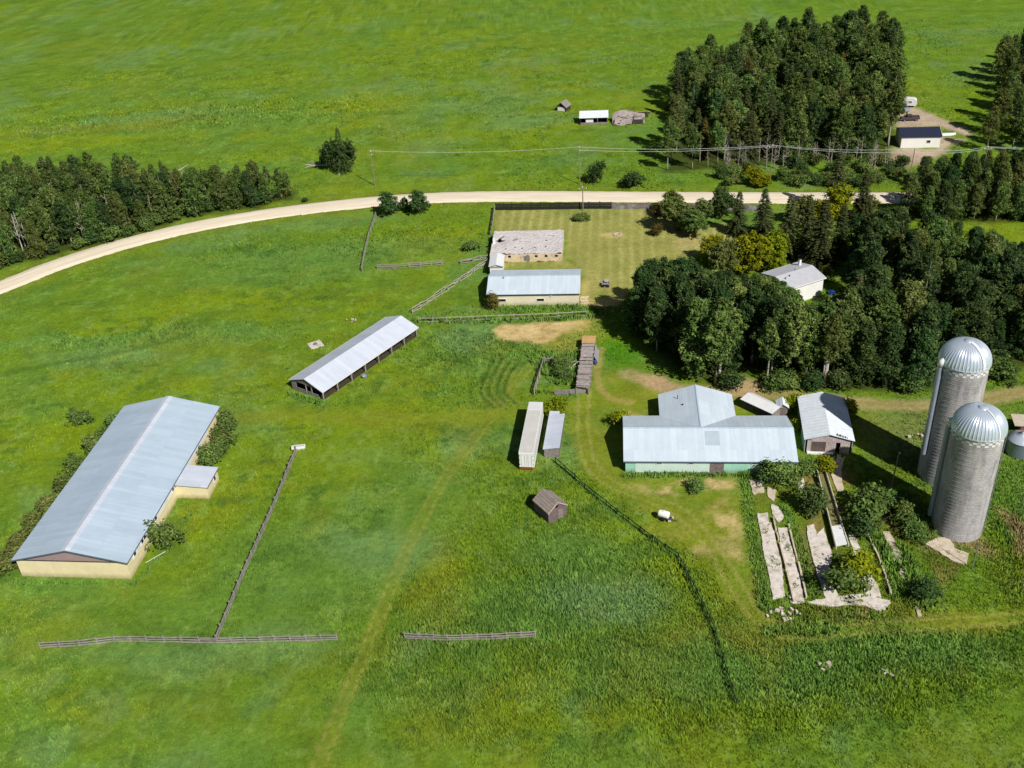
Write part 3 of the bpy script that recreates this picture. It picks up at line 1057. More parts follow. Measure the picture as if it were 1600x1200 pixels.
def build_shelter():
    pts = [(453.7, 595), (503.7, 615.5), (653, 512.5), (601, 496)]
    c, a, l0, l1 = fit_rect(pts, 2.0)
    h, p, L, W, oh, t = 2.1, 3.75, l1, l0, .35, .12
    root = thing('livestock_shelter', 'long open-fronted pole shelter with pale metal roof standing alone in the pasture', 'shelter', (c[0], c[1], 0), a + math.pi / 2)
    BARNS.append((c, a + math.pi / 2, L - .8, W - .8))
    sl = (p - h) / (W / 2)
    add('roof', MB().extrude_x([(-W / 2, h), (0, p), (W / 2, h), (W / 2, h + t), (0, p + t), (-W / 2, h + t)], -L / 2, L / 2), roof_pale, root)
    fw = MB()
    for s in (-1, 1):
        fw.box(0, s * (W / 2 + .03), h + .02, L, .07, .2)
    add('fascia', fw, white_metal, root)
    # back wall (local y+), closed; front (y-) open on posts
    yb = W / 2 - oh
    add('back_wall', MB().box(0, yb, (h + .1) / 2 - .1, L - .8, .08, h + .1), wood_mauve, root)
    xe = -L / 2 + oh
    # near end: gable boards on top, half wall below, dark gap between
    g = MB().extrude_x([(-yb, h + .15), (yb, h + .15), (yb, h + oh * sl - .02), (0, p - .04), (-yb, h + oh * sl - .02)], xe - .05, xe)
    add('gable_boards', g, wood_mauve_y, root)
    add('half_wall', MB().box(xe, .6, .45, .08, 2 * yb - 1.4, .9), wood_grey, root)
    add('end_panel', MB().box(xe, yb - .7, 1.1, .1, 1.3, 2.1), wood_grey, root)
    add('far_wall', MB().extrude_x([(-yb, -.1), (yb, -.1), (yb, h + oh * sl - .02), (0, p - .04), (-yb, h + oh * sl - .02)], L / 2 - oh - .06, L / 2 - oh), wood_mauve_y, root)
    n = 8
    for i in range(n):
        x = xe + .1 + (L - 2 * oh - .2) * i / (n - 1)
        add('post', MB().box(x, -yb + .05, h / 2 - .1, .2, .2, h + .25), wood_rail, root)
        br = MB().beam((x + .05, -yb + .05, 1.3), (x + .9, -yb + .05, h + .12), .1, .1)
        add('brace', br, wood_rail, root)
    for yy in (-1.3, .2):
        add('inner_post', MB().box(xe, yy, 1.2, .16, .16, 2.4), wood_rail, root)
    add('header_beam', MB().box(0, -yb + .05, h + .02, L - .7, .14, .22), wood_dark, root)
    add('dirt_floor', MB().box(0, 0, -.02, L - 1, W - 1, .1), surf('bare_earth', S(70, 62, 50), .95, .2), root)
    # a manure bucket scoop lying by the front posts
    tb = MB().lathe([(.0, .02), (.5, .02), (.62, .5), (.58, .5), (.46, .08), (.0, .08)], 14)
    o = add('feed_tub', tb, galv)
    x, y = at(570, 590)
    o.location = (x, y, 0)
    tag(o, 'grey round feed tub on the grass by a front post of the pole shelter', 'tub')


def build_cream_barn():
    pts = [(759.5, 461), (907.5, 460), (907, 421), (768, 423)]
    root, L, W, Lw, Ww, sl = gable('cream_barn', 'cream walled barn with pale blue metal roof and two small windows, behind the straw patch', 'barn', pts, 2.8, 0, 0, 4.35, .3, cream_pale, roof_blue)
    y = -Ww / 2
    for xx in (-7.0, 1.6):
        window(root, xx, y, 1.35, 1.6, .65, 'y-')
    ft = MB()
    for s in (-1, 1):
        ft.box(0, s * (W / 2 + .03), 2.82, L, .06, .2)
    add('fascia', ft, dark_trim, root)
    add('ridge_cap', MB().extrude_x([(-.3, 4.35 - .3 * sl + .16), (0, 4.51), (.3, 4.35 - .3 * sl + .16), (.3, 4.35 - .3 * sl + .19), (0, 4.56), (-.3, 4.35 - .3 * sl + .19)], -L / 2, L / 2), roof_grey, root)
    add('vent_pipe', MB().tube([(-6.9, -.9, 4.0), (-6.9, -.9, 4.75)], .14, 10), galv, root)
    add('wall_lamp', MB().box(4.0, y - .12, 2.3, .25, .24, .2), white_metal, root)
    # end door ramp with stacked pale boards at the right end
    b = MB()
    for i in range(7):
        b.box(random.uniform(-.3, .3), -1.6 + i * .55, .1 + .05 * (i % 3), 1.8, .35, .1, random.uniform(-.15, .15))
    o = add('board_pile', b, surf('pale_boards', S(214, 196, 162), .9, .15, 2))
    x, y2 = at(914, 470)
    o.location = (x, y2, 0)
    o.rotation_euler[2] = root.rotation_euler[2]
    tag(o, 'scattered pile of pale boards at the right end of the cream barn', 'boards')
    # small white link shed behind it
    c, a, l0, l1 = fit_rect([(765.5, 418), (787, 417), (787, 398.5), (765.6, 399.4)], 2.6)
    r = thing('link_shed', 'small white shed with white metal roof joining the cream barn to the ruined building', 'shed', (c[0], c[1] + .3, 0), R(-5))
    BARNS.append((c, R(-5), 3.4, 6.6))
    add('wall', MB().extrude_y([(-1.5, -.3), (1.5, -.3), (1.5, 2.5), (0, 2.95), (-1.5, 2.5)], -2.9, 2.9), white_wall, r)
    add('roof', MB().extrude_y([(-1.75, 2.5), (0, 3.0), (1.75, 2.5), (1.75, 2.6), (0, 3.1), (-1.75, 2.6)], -3.2, 3.2), white_metal, r)
    add('fascia', MB().box(0, -3.22, 2.52, 3.4, .05, .12), blue_trim, r)


def build_ruin():
    c, a, l0, l1 = fit_rect([(768.4, 398.4), (882, 401), (878.5, 363.4), (769, 368.4)], 1.6)
    L, W = 17.6, 12.2
    a = R(-6.5)
    root = thing('ruined_building', 'derelict building with bleached caving roof and row of empty window holes beside the mown lawn', 'ruin', (c[0], c[1], 0), a)
    BARNS.append((c, a, L, W))
    rr = random.Random(4)
    # roof sheet: a sagging grid with holes and a ragged front edge
    nx, ny = 40, 22
    v, f = [], []
    for j in range(ny + 1):
        for i in range(nx + 1):
            x = -L / 2 + L * i / nx
            t = j / ny
            y = -W / 2 + .2 + (W - .2) * t
            z = 1.95 + .75 * t + .12 * math.sin(x * .9) * (1 - t) + rr.uniform(-.06, .06) - .3 * math.exp(-((x + 7) ** 2 + (y - 1.5) ** 2) / 4)
            if j == 0:
                y += rr.uniform(-.25, .45)
            v.append((x, y, z))
    holes = {(3, 13), (4, 13), (5, 13), (3, 12), (4, 12), (5, 12), (4, 14), (6, 13), (3, 14), (2, 13)}
    holes |= {(8, 4), (17, 5), (24, 5), (30, 6), (30, 12), (13, 6)}
    for j in range(ny):
        for i in range(nx):
            if (i, j) in holes:
                continue
            k = j * (nx + 1) + i
            f.append((k, k + 1, k + nx + 2, k + nx + 1))
    me = bpy.data.meshes.new('roof')
    me.from_pydata(v, [], f)
    ro = add('roof', me, ruin_roof_m, root)
    md = ro.modifiers.new('thick', 'SOLIDIFY')
    md.thickness = .1
    for x, y, l, rz in ((-1.2, 2.2, 3.2, -.1), (-.6, .6, 2.4, .05), (-3, 1.2, 1.4, .5), (1.6, .2, 1.5, 0), (-6.5, 2.4, 1.6, .9), (6.2, 3.4, 2, .0)):
        z = 1.95 + .75 * ((y + W / 2 - .2) / (W - .2)) + .14
        add('loose_sheet', MB().box(x, y, z, l, .35, .06, rz), white_metal if x > -2 else wood_grey, root)
    # front wall with window holes, broken top
    yw = -W / 2
    holes_x = [-6.6, -4.0, .4, 2.5, 4.9, 7.4]
    wl = MB()
    xs = [-L / 2]
    for hx in holes_x:
        xs += [hx - .35, hx + .35]
    xs += [L / 2]
    for i in range(len(xs) - 1):
        x0, x1 = xs[i], xs[i + 1]
        solid = i % 2 == 0
        if solid:
            k = max(1, int((x1 - x0) / .6))
            for q in range(k):
                xa, xb = x0 + (x1 - x0) * q / k, x0 + (x1 - x0) * (q + 1) / k
                top = 1.9 + rr.uniform(-.12, .06)
                wl.box((xa + xb) / 2, yw + rr.uniform(-.03, .03), top / 2 - .15, xb - xa, .2, top + .3)
        else:
            wl.box((x0 + x1) / 2, yw, .45, x1 - x0, .2, 1.2)
            wl.box((x0 + x1) / 2, yw, 1.78, x1 - x0, .2, .2)
    add('front_wall', wl, ruin_wall_m, root)
    ow = MB()
    ow.box(0, W / 2 - .1, 1.2, L, .2, 2.8)
    ow.box(-L / 2 + .1, 0, .95, .2, W - .45, 2.1)
    ow.box(L / 2 - .1, 0, .95, .2, W - .45, 2.1)
    add('side_wall', ow, ruin_wall_m, root)
    add('door_panel', MB().box(.2, yw - .16, .8, 1.4, .08, 1.6, 0, ('X', .12)), wood_grey, root)
    for hx in (-5.2, 3.7, 6.2):
        add('fallen_board', MB().box(hx, yw - .5, .35, 1.6, .05, .5, rr.uniform(-.3, .3), ('X', .9)), ruin_wall_m, root)
    add('chimney', MB().box(-8.3, .2, 2.6, .5, .5, 1.6), white_wall, root)
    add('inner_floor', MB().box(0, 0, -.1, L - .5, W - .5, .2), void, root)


def build_green_barn():
    pts = [(974, 722.4), (1247, 722), (1229.4, 650.3), (973, 650.4)]
    h, p, oh, t = 2.5, 4.7, .35, .14
    root, L, W, Lw, Ww, sl = gable('green_barn', 'mint-green walled T-shaped barn with large pale blue metal roof facing the concrete yard', 'barn', pts, h, 0, 0, p, oh, mint, roof_blue)
    # rear wing: same ridge height, local y+
    c, a, l0, l1 = fit_rect([(1030, 650), (1150, 650), (1142.7, 616.5), (1028.4, 617.6)], h)
    Mi = Matrix.Rotation(-root.rotation_euler[2], 3, 'Z')
    lc = Mi @ Vector((c[0] - root.location.x, c[1] - root.location.y, 0))
    xc, w2 = lc.x, l0 / 2
    ye = lc.y + l1 / 2
    sp = (p - .03 - h) / w2
    add('wing_roof', MB().extrude_y([(xc - w2, h), (xc, p - .03), (xc + w2, h), (xc + w2, h + t), (xc, p - .03 + t), (xc - w2, h + t)], .3, ye), roof_blue, root)
    ww = w2 - oh
    add('wing_wall', MB().extrude_y([(xc - ww, -.3), (xc + ww, -.3), (xc + ww, h + oh * sp - .03), (xc, p - .08), (xc - ww, h + oh * sp - .03)], Ww / 2 - .1, ye - oh), mint, root)
    BARNS.append((c, root.rotation_euler[2], l0 - .6, l1))
    # roof seams
    add('wing_ridge_cap', MB().extrude_y([(xc - .2, p + .1 - .2 * sp), (xc, p + .12), (xc + .2, p + .1 - .2 * sp), (xc + .2, p + .13 - .2 * sp), (xc, p + .17), (xc - .2, p + .13 - .2 * sp)], .3, ye), roof_grey, root)
    add('ridge_cap', MB().extrude_x([(-.25, p - .25 * sl + .16), (0, p + .16), (.25, p - .25 * sl + .16), (.25, p - .25 * sl + .19), (0, p + .21), (-.25, p - .25 * sl + .19)], -L / 2, L / 2), roof_grey, root)
    # translucent patch on the front slope
    y0, y1 = -3.7, -.7
    z0, z1 = p + y0 * sl + t + .01, p + y1 * sl + t + .01
    x0, x1 = -.6, 1.9
    sk = MB().poly([(x0, y0, z0), (x1, y0, z0), (x1, y1, z1), (x0, y1, z1)])
    add('skylight_panel', sk, surf('skylight', S(176, 192, 204), .4, .06, 1), root)
    ft = MB()
    for s in (-1, 1):
        ft.box(0, s * (W / 2 + .03), h + .0, L, .06, .22)
    add('fascia', ft, blue_trim, root)
    y = -Ww / 2
    d = add('door', MB().box(1.2, y - .05, 1.05, 2.4, .08, 2.1), wood_mauve, root)
    add('door_rail', MB().box(1.2, y - .1, 2.2, 3.6, .08, .12), dark_trim, d)
    add('white_panel', MB().box(-6.2, y - .03, 1.1, 13.0, .04, 2.0), surf('faded_mint', S(204, 226, 216), .8, .06, .6, dirt=S(180, 214, 202), dirt_amt=.7), root)
    for xx in (-8.6, -3.2, 7.5):
        window(root, xx, y - .05, 2.05, .9, .3, 'y-')
    add('vent', MB().tube([(xc - 2.6, 8.4, 3.6), (xc - 2.6, 8.4, 4.25)], .13, 8), dark_trim, root)
    add('vent', MB().tube([(xc - 3.4, 10.9, 3.2), (xc - 3.4, 10.9, 4.5)], .07, 8), dark_trim, root)
    return root


def build_yard_sheds():
    # old shed beside the silos
    pts = [(1261, 687), (1339, 696), (1313.7, 625), (1244, 622)]
    c, a, l0, l1 = fit_rect(pts, 2.6)
    a = R(-7) + R(-3)
    L, W, h, p, oh, t = 13.6, 8.5, 2.5, 3.5, .3, .1
    root = thing('old_shed', 'old shed with rusting galvanised roof and broken mauve wooden front, between green barn and silos', 'shed', (c[0], c[1], 0), a + math.pi / 2)
    BARNS.append((c, a + math.pi / 2, L - .8, W - .8))
    root.scale = (1, 1, 1.18)
    sl = (p - h) / (W / 2)
    add('roof', MB().extrude_x([(-W / 2, h), (0, p), (W / 2, h), (W / 2, h + t), (0, p + t), (-W / 2, h + t)], -L / 2, L / 2), roof_old, root)
    y = W / 2 - oh
    wl = MB()
    wl.box(0, y, h / 2 - .1, L - .9, .12, h + .3)
    wl.box(0, -y, h / 2 - .1, L - .9, .12, h + .3)
    add('side_wall', wl, surf('blue_grey_wall', S(150, 164, 172), .8, .12), root)
    add('rear_wall', MB().extrude_x([(-y, -.2), (y, -.2), (y, h + .08), (0, p - .04), (-y, h + .08)], L / 2 - .6, L / 2 - .45), wood_grey, root)
    x = -L / 2 + .45
    bw = surf('bleached_mauve', S(196, 182, 180), .9, .14, 1.6, planks=('Y', .3), dirt=S(140, 122, 122), dirt_amt=.6)
    fw = MB()
    # local y+ is the left of the photo; openings: brown door, dark doorway
    for y0, y1, z0, z1 in ((2.9, 3.6, -.1, 2.55), (.35, .45, -.1, 2.5), (-1.25, .35, -.1, 2.2), (-3.6, -2.0, -.1, 2.2), (-2.0, -1.25, 1.95, 2.2), (-3.6, 3.6, 2.2, 2.62)):
        fw.box(x, (y0 + y1) / 2, (z0 + z1) / 2, .12, y1 - y0, z1 - z0)
    fw.box(x, 1.7, 2.1, .12, 2.5, .2)
    fw.extrude_x([(-3.5, 2.62), (3.5, 2.62), (2.6, 2.95), (1.2, 3.1), (.4, 3.28), (.2, 3.0), (-.4, 3.05), (-.9, 3.2), (-2.4, 2.85)], x - .06, x + .06)
    add('front_wall', fw, bw, root)
    add('brown_door', MB().box(x + .06, 1.68, .95, .1, 2.44, 2.0), surf('brown_boards', S(104, 88, 86), .9, .2, 2, planks=('Y', .22)), root)
    add('dark_opening_sheet', MB().box(x + .5, -1.62, .95, .1, .7, 2.0), void, root)  # near-black sheet painted as the shade inside the doorway
    add('door_sill', MB().box(x - .3, 1.3, .1, .5, 4.4, .25), white_wall, root)
    add('green_patch_panel', MB().box(x - .09, -3.1, .9, .06, .9, 1.2), concrete_dim, root)
    rf = MB()
    for i in range(9):
        rf.box(x - .1, -3.5 + i * .28, 2.7 + .09 * i + random.uniform(-.05, .05), .5, .1, .12)
    add('rafter_tail', rf, wood_black, root)
    bd = MB()
    for i in range(9):
        bd.box(x - 1.5 - random.uniform(0, 2.2), -1.0 - random.uniform(-1.2, 1.6), .12 + .03 * i, 2.6, .16, .06, random.uniform(-.9, .5))
    o = add('lumber_pile', bd, surf('pale_lumber', S(210, 196, 172), .9, .12, 2))
    o.location = root.location
    o.rotation_euler = root.rotation_euler
    tag(o, 'loose pale lumber lying before the doorway of the old shed', 'lumber')

    # low gabled shed, pale roof, shade of its side put into the dark wall colour
    cx, cy = at(1186, 645)
    r = thing('low_shed', 'low pale-roofed shed with dark shaded side behind the green barn', 'shed', (cx + .6, cy + .6, 0), R(-50))
    r.scale = (.78, 1, 1)
    add('wall', MB().extrude_x([(-1.7, -.1), (1.7, -.1), (1.7, 1.5), (.5, 2.1), (-1.7, 1.9)], -4.3, 4.3), wood_dark, r)
    add('roof', MB().extrude_x([(-1.95, 1.86), (.5, 2.16), (1.95, 1.42), (1.95, 1.52), (.5, 2.26), (-1.95, 1.96)], -4.6, 4.6), white_metal, r)
    add('end_panel', MB().extrude_x([(-1.6, -.1), (1.6, -.1), (1.6, 1.45), (.5, 2.0), (-1.6, 1.8)], 4.3, 4.36), wood_grey, r)

    # privy-sized board shed
    cx, cy = at(1222, 648)
    r = thing('board_privy', 'tiny grey board shed with double door, tucked between green barn and old shed', 'shed', (cx, cy + .5, 0), R(-10))
    add('wall', MB().extrude_y([(-.9, -.1), (.9, -.1), (.9, 2.0), (0, 2.6), (-.9, 2.0)], -.9, 1.1), wood_grey, r)
    add('roof', MB().extrude_y([(-1.15, 1.9), (0, 2.67), (1.15, 1.9), (1.15, 2.0), (0, 2.77), (-1.15, 2.0)], -1.15, 1.35), roof_old, r)
    for s in (-1, 1):
        add('door', MB().box(s * .36, -.94, .95, .66, .06, 1.7), wood_mauve, r)


def build_trailer_and_friends():
    c, a, l0, l1 = fit_rect([(810, 709), (832.4, 709.5), (849, 627.5), (827.6, 627)], 3.6)
    a += math.pi / 2
    L, W, z0, z1 = 16.2, 2.6, .7, 3.6
    r = thing('semi_trailer', 'long white box semi-trailer parked on the grass with rear doors facing the camera', 'trailer', (c[0], c[1], 0), a)
    BARNS.append((c, a, L, W))
    add('box_body', MB().box(0, 0, (z0 + z1) / 2, L, W, z1 - z0), white_metal, r)
    add('roof_panel', MB().box(-1.3, 0, z1 + .012, L - 3.0, W - .24, .03), trailer_roof, r)
    add('nose_panel', MB().box(L / 2 - 1.4, 0, z1 + .012, 2.5, W - .24, .03), surf('pale_sheet', S(216, 218, 220), .5, .04), r)
    x = -L / 2
    for s in (-1, 1):
        d = add('rear_door', MB().box(x - .03, s * .64, 2.1, .06, 1.2, 2.6), white_wall, r)
        b = MB()
        for q in (.3, .9):
            b.tube([(x - .08, s * q, .9), (x - .08, s * q, 3.3)], .022, 6)
        add('lock_bar', b, galv, d)
        [add('hinge', MB().box(x - .07, s * 1.2, zz, .03, .08, .2), dark_trim, d) for zz in (1.2, 2.2, 3.1)]
    add('door_header', MB().box(x - .02, 0, 3.5, .1, W, .18), white_metal, r)
    add('door_sill', MB().box(x - .02, 0, .76, .1, W, .14), white_metal, r)
    add('bumper', MB().box(x - .1, 0, .45, .14, 2.5, .16).box(x - .06, -.8, .6, .1, .12, .3).box(x - .06, .8, .6, .1, .12, .3), rust, r)
    for s in (-1, 1):
        add('tail_lamp', MB().box(x - .19, s * 1.05, .48, .04, .18, .1), surf('red_lamp', S(170, 30, 24), .3, .05), r)
        add('side_rail', MB().box(0, s * (W / 2 + .015), .78, L, .05, .14).box(0, s * (W / 2 + .015), z1 - .06, L, .05, .12), surf('pale_rail', S(222, 222, 206), .5, .04), r)
    for xx in (x + 1.6, x + 2.9):
        for s in (-1, 1):
            w = MB()
            for yy in (.78, 1.08):
                pr = [(.2, yy - .13), (.5, yy - .13), (.52, yy - .08), (.52, yy + .08), (.5, yy + .13), (.2, yy + .13)]
                n = 16
                b0 = len(w.v)
                for rr, yo in pr:
                    for j in range(n):
                        t = 2 * math.pi * j / n
                        w.v.append((xx + rr * math.cos(t), s * yo, .5 + rr * math.sin(t)))
                for i in range(5):
                    for j in range(n):
                        w.f.append((b0 + i * n + j, b0 + i * n + (j + 1) % n, b0 + (i + 1) * n + (j + 1) % n, b0 + (i + 1) * n + j))
            add('wheel', w, tyre_m, r)
        add('axle', MB().tube([(xx, -1, .5), (xx, 1, .5)], .09, 8), dark_trim, r)
    for s in (-1, 1):
        add('landing_leg', MB().box(L / 2 - 2.6, s * .8, .35, .14, .14, .75).box(L / 2 - 2.6, s * .8, .02, .3, .3, .05), dark_trim, r)

    # lean-to with a pale roof beside it
    c, a, l0, l1 = fit_rect([(848.4, 704.4), (874, 700), (882, 641), (859, 648)], 2.0)
    a = R(80.5)
    r = thing('lean_to_shed', 'narrow low shed with white sheet roof and grey board end, right of the white semi-trailer', 'shed', (c[0], c[1], 0), a)
    BARNS.append((c, a, 11, 2.7))
    L, W = 11.2, 3.0
    add('roof', MB().extrude_x([(-W / 2, 2.25), (W / 2, 1.75), (W / 2, 1.85), (-W / 2, 2.35)], -L / 2, L / 2 - .5).box(L / 2 + .1, .5, 1.95, 1.2, 1.9, .08), roof_pale, r)
    for xa in (-L / 2 + .2, L / 2 - .7):
        add('end_wall', MB().extrude_x([(-1.3, -.1), (1.3, -.1), (1.3, 1.74), (-1.3, 2.16)], xa, xa + .1), wood_grey, r)
    sw = MB().box(-.2, 1.3, .8, L - 1, .1, 1.8).box(-.2, -1.3, 1.0, L - 1, .1, 2.2)
    add('side_wall', sw, wood_mauve, r)

    # granary
    c, a, l0, l1 = fit_rect([(856.6, 804), (887.6, 789.6), (863, 767.6), (831, 782.4)], 2.1)
    a += math.pi / 2
    L, W, h, p, oh, t = l1, l0, 2.1, 3.6, .2, .09
    r = thing('wooden_granary', 'small weathered wooden granary with pitched shingle roof, alone in tall grass below the semi-trailer', 'granary', (c[0], c[1], 0), a)
    BARNS.append((c, a, L - .4, W - .4))
    sl = (p - h) / (W / 2)
    y = W / 2 - oh
    add('wall', MB().extrude_x([(-y, -.2), (y, -.2), (y, h + oh * sl - .02), (0, p - .02), (-y, h + oh * sl - .02)], -L / 2 + oh, L / 2 - oh), surf('granary_boards', S(122, 106, 106), .9, .2, 2, planks=('Y', .22), dirt=S(84, 72, 72), dirt_amt=.5), r)
    add('roof', MB().extrude_x([(-W / 2, h), (0, p), (W / 2, h), (W / 2, h + t), (0, p + t), (-W / 2, h + t)], -L / 2, L / 2), shingle, r)
    add('ridge_board', MB().extrude_x([(-.16, p + t - .1), (0, p + t), (.16, p + t - .1), (.16, p + t - .05), (0, p + t + .05), (-.16, p + t - .05)], -L / 2 + .1, L / 2 - .2), wood_rail, r)
    ho = add('hatch_dark_disc', MB().lathe([(0.0, 0), (.26, 0), (.26, .03), (0, .03)], 14), void, r)  # near-black disc on the wall, the hole's shade painted on
    ho.rotation_euler = (0, R(-90), 0)
    ho.location = (-L / 2 + oh + .0, .1, 2.75)
    add('door', MB().box(-L / 2 + oh - .03, -.5, .95, .06, .9, 1.8), surf('pale_door_boards', S(140, 126, 126), .9, .2, 2, planks=('Y', .2)), r)
    rk = MB()
    for s in (-1, 1):
        rk.beam((-L / 2 + .02, s * (W / 2 - .05), h + .02), (-L / 2 + .02, 0, p + .02), .05, .16)
    add('barge_board', rk, surf('pale_barge', S(196, 178, 168), .9, .12), r)

    # white tank on a small cart
    x, y = at(1037, 811)
    r = thing('tank_cart', 'small white water tank on a two-wheeled cart in the mown yard', 'cart', (x, y, 0), R(-28))
    pr = [(0, -.95), (.35, -.93), (.55, -.85), (.6, -.7), (.6, .7), (.55, .85), (.35, .93), (0, .95)]
    tk = MB().lathe([(a_, b_) for a_, b_ in pr], 20)
    o = add('tank', tk, surf('white_plastic', S(240, 240, 238), .5, .03), r, True)
    o.rotation_euler = (0, R(90), 0)
    o.location = (0, 0, 1.05)
    add('tank_lid', MB().lathe([(0, 1.72), (.2, 1.72), (.2, 1.62), (.2, 1.6)], 12), white_wall, r)
    add('frame', MB().box(.1, 0, .45, 2.4, .9, .1).beam((1.2, 0, .42), (2.2, 0, .3), .1, .1), dark_trim, r)
    for s in (-1, 1):
        w = MB()
        n = 16
        for yy in (.5, .62):
            for rr in (.14, .33):
                pass
        w.lathe([(.12, -.09), (.32, -.09), (.34, 0), (.32, .09), (.12, .09), (.12, -.09)], n)
        o = add('wheel', w, tyre_m, r)
        o.rotation_euler = (R(90), 0, 0)
        o.location = (0.0, s * .62, .34)
    bx = MB().box(1.25, .45, .3, .5, .4, .4).box(1.1, -.35, .3, .5, .35, .35, .4)
    o = add('pale_crate', bx, rock_m, r)

    # well pad in the pasture
    x, y = at(493, 539)
    r = thing('well_pad', 'square concrete pad with round well cover in the open pasture', 'well', (x, y, 0), R(28))
    add('pad', MB().box(0, 0, .02, 2.9, 2.6, .34), concrete, r)
    add('cover', MB().lathe([(0, .42), (.45, .42), (.48, .36), (.48, .19)], 18), surf('grey_cover', S(128, 124, 120), .8, .1), r)

    # overgrown trough ring (bush with a dark hole) by the barn
    x, y = at(1089, 762)
    r = thing('stock_tank', 'round stock tank overgrown with weeds in front of the green barn', 'tank', (x, y, 0))
    add('ring', MB().lathe([(.62, -.1), (.66, .55), (.6, .57), (.56, .2), (0, .2)], 20), dark_trim, r)
    add('grey_stone', MB().box(.1, -.1, .35, .5, .4, .3, .5), rock_m, r)

    # cart on the lawn
    x, y = at(946, 447)
    r = thing('garden_wagon', 'little grey wooden wagon standing on the mown lawn', 'wagon', (x, y, 0), R(-8))
    add('box_tray', MB().box(0, 0, .75, 1.7, 1.3, .08).box(0, -.62, .95, 1.7, .06, .4).box(0, .62, .95, 1.7, .06, .4).box(.82, 0, .95, .06, 1.18, .4), surf('mauve_grey_boards', S(150, 142, 152), .8, .15, 2), r)
    add('canopy', MB().box(.25, .1, 1.35, 1.0, 1.1, .06), surf('pale_mauve_board', S(178, 170, 182), .8, .1, 2), r)
    for sx in (-.55, .55):
        for s in (-1, 1):
            o = add('wheel', MB().lathe([(.05, -.05), (.34, -.05), (.36, 0), (.34, .05), (.05, .05), (.05, -.05)], 14), tyre_m, r)
            o.rotation_euler = (R(90), 0, 0)
            o.location = (sx, s * .72, .36)
    # fire pit
    x, y = at(965, 367)
    fp = MB()
    for i in range(14):
        t = 2 * math.pi * i / 14
        fp.box(math.cos(t) * .9, math.sin(t) * .9, .12, .36, .3, .3, t)
    o = add('fire_pit', fp, rock_m)
    o.location = (x, y, 0)
    tag(o, 'ring of stones around a fire pit on the mown lawn', 'fire pit')


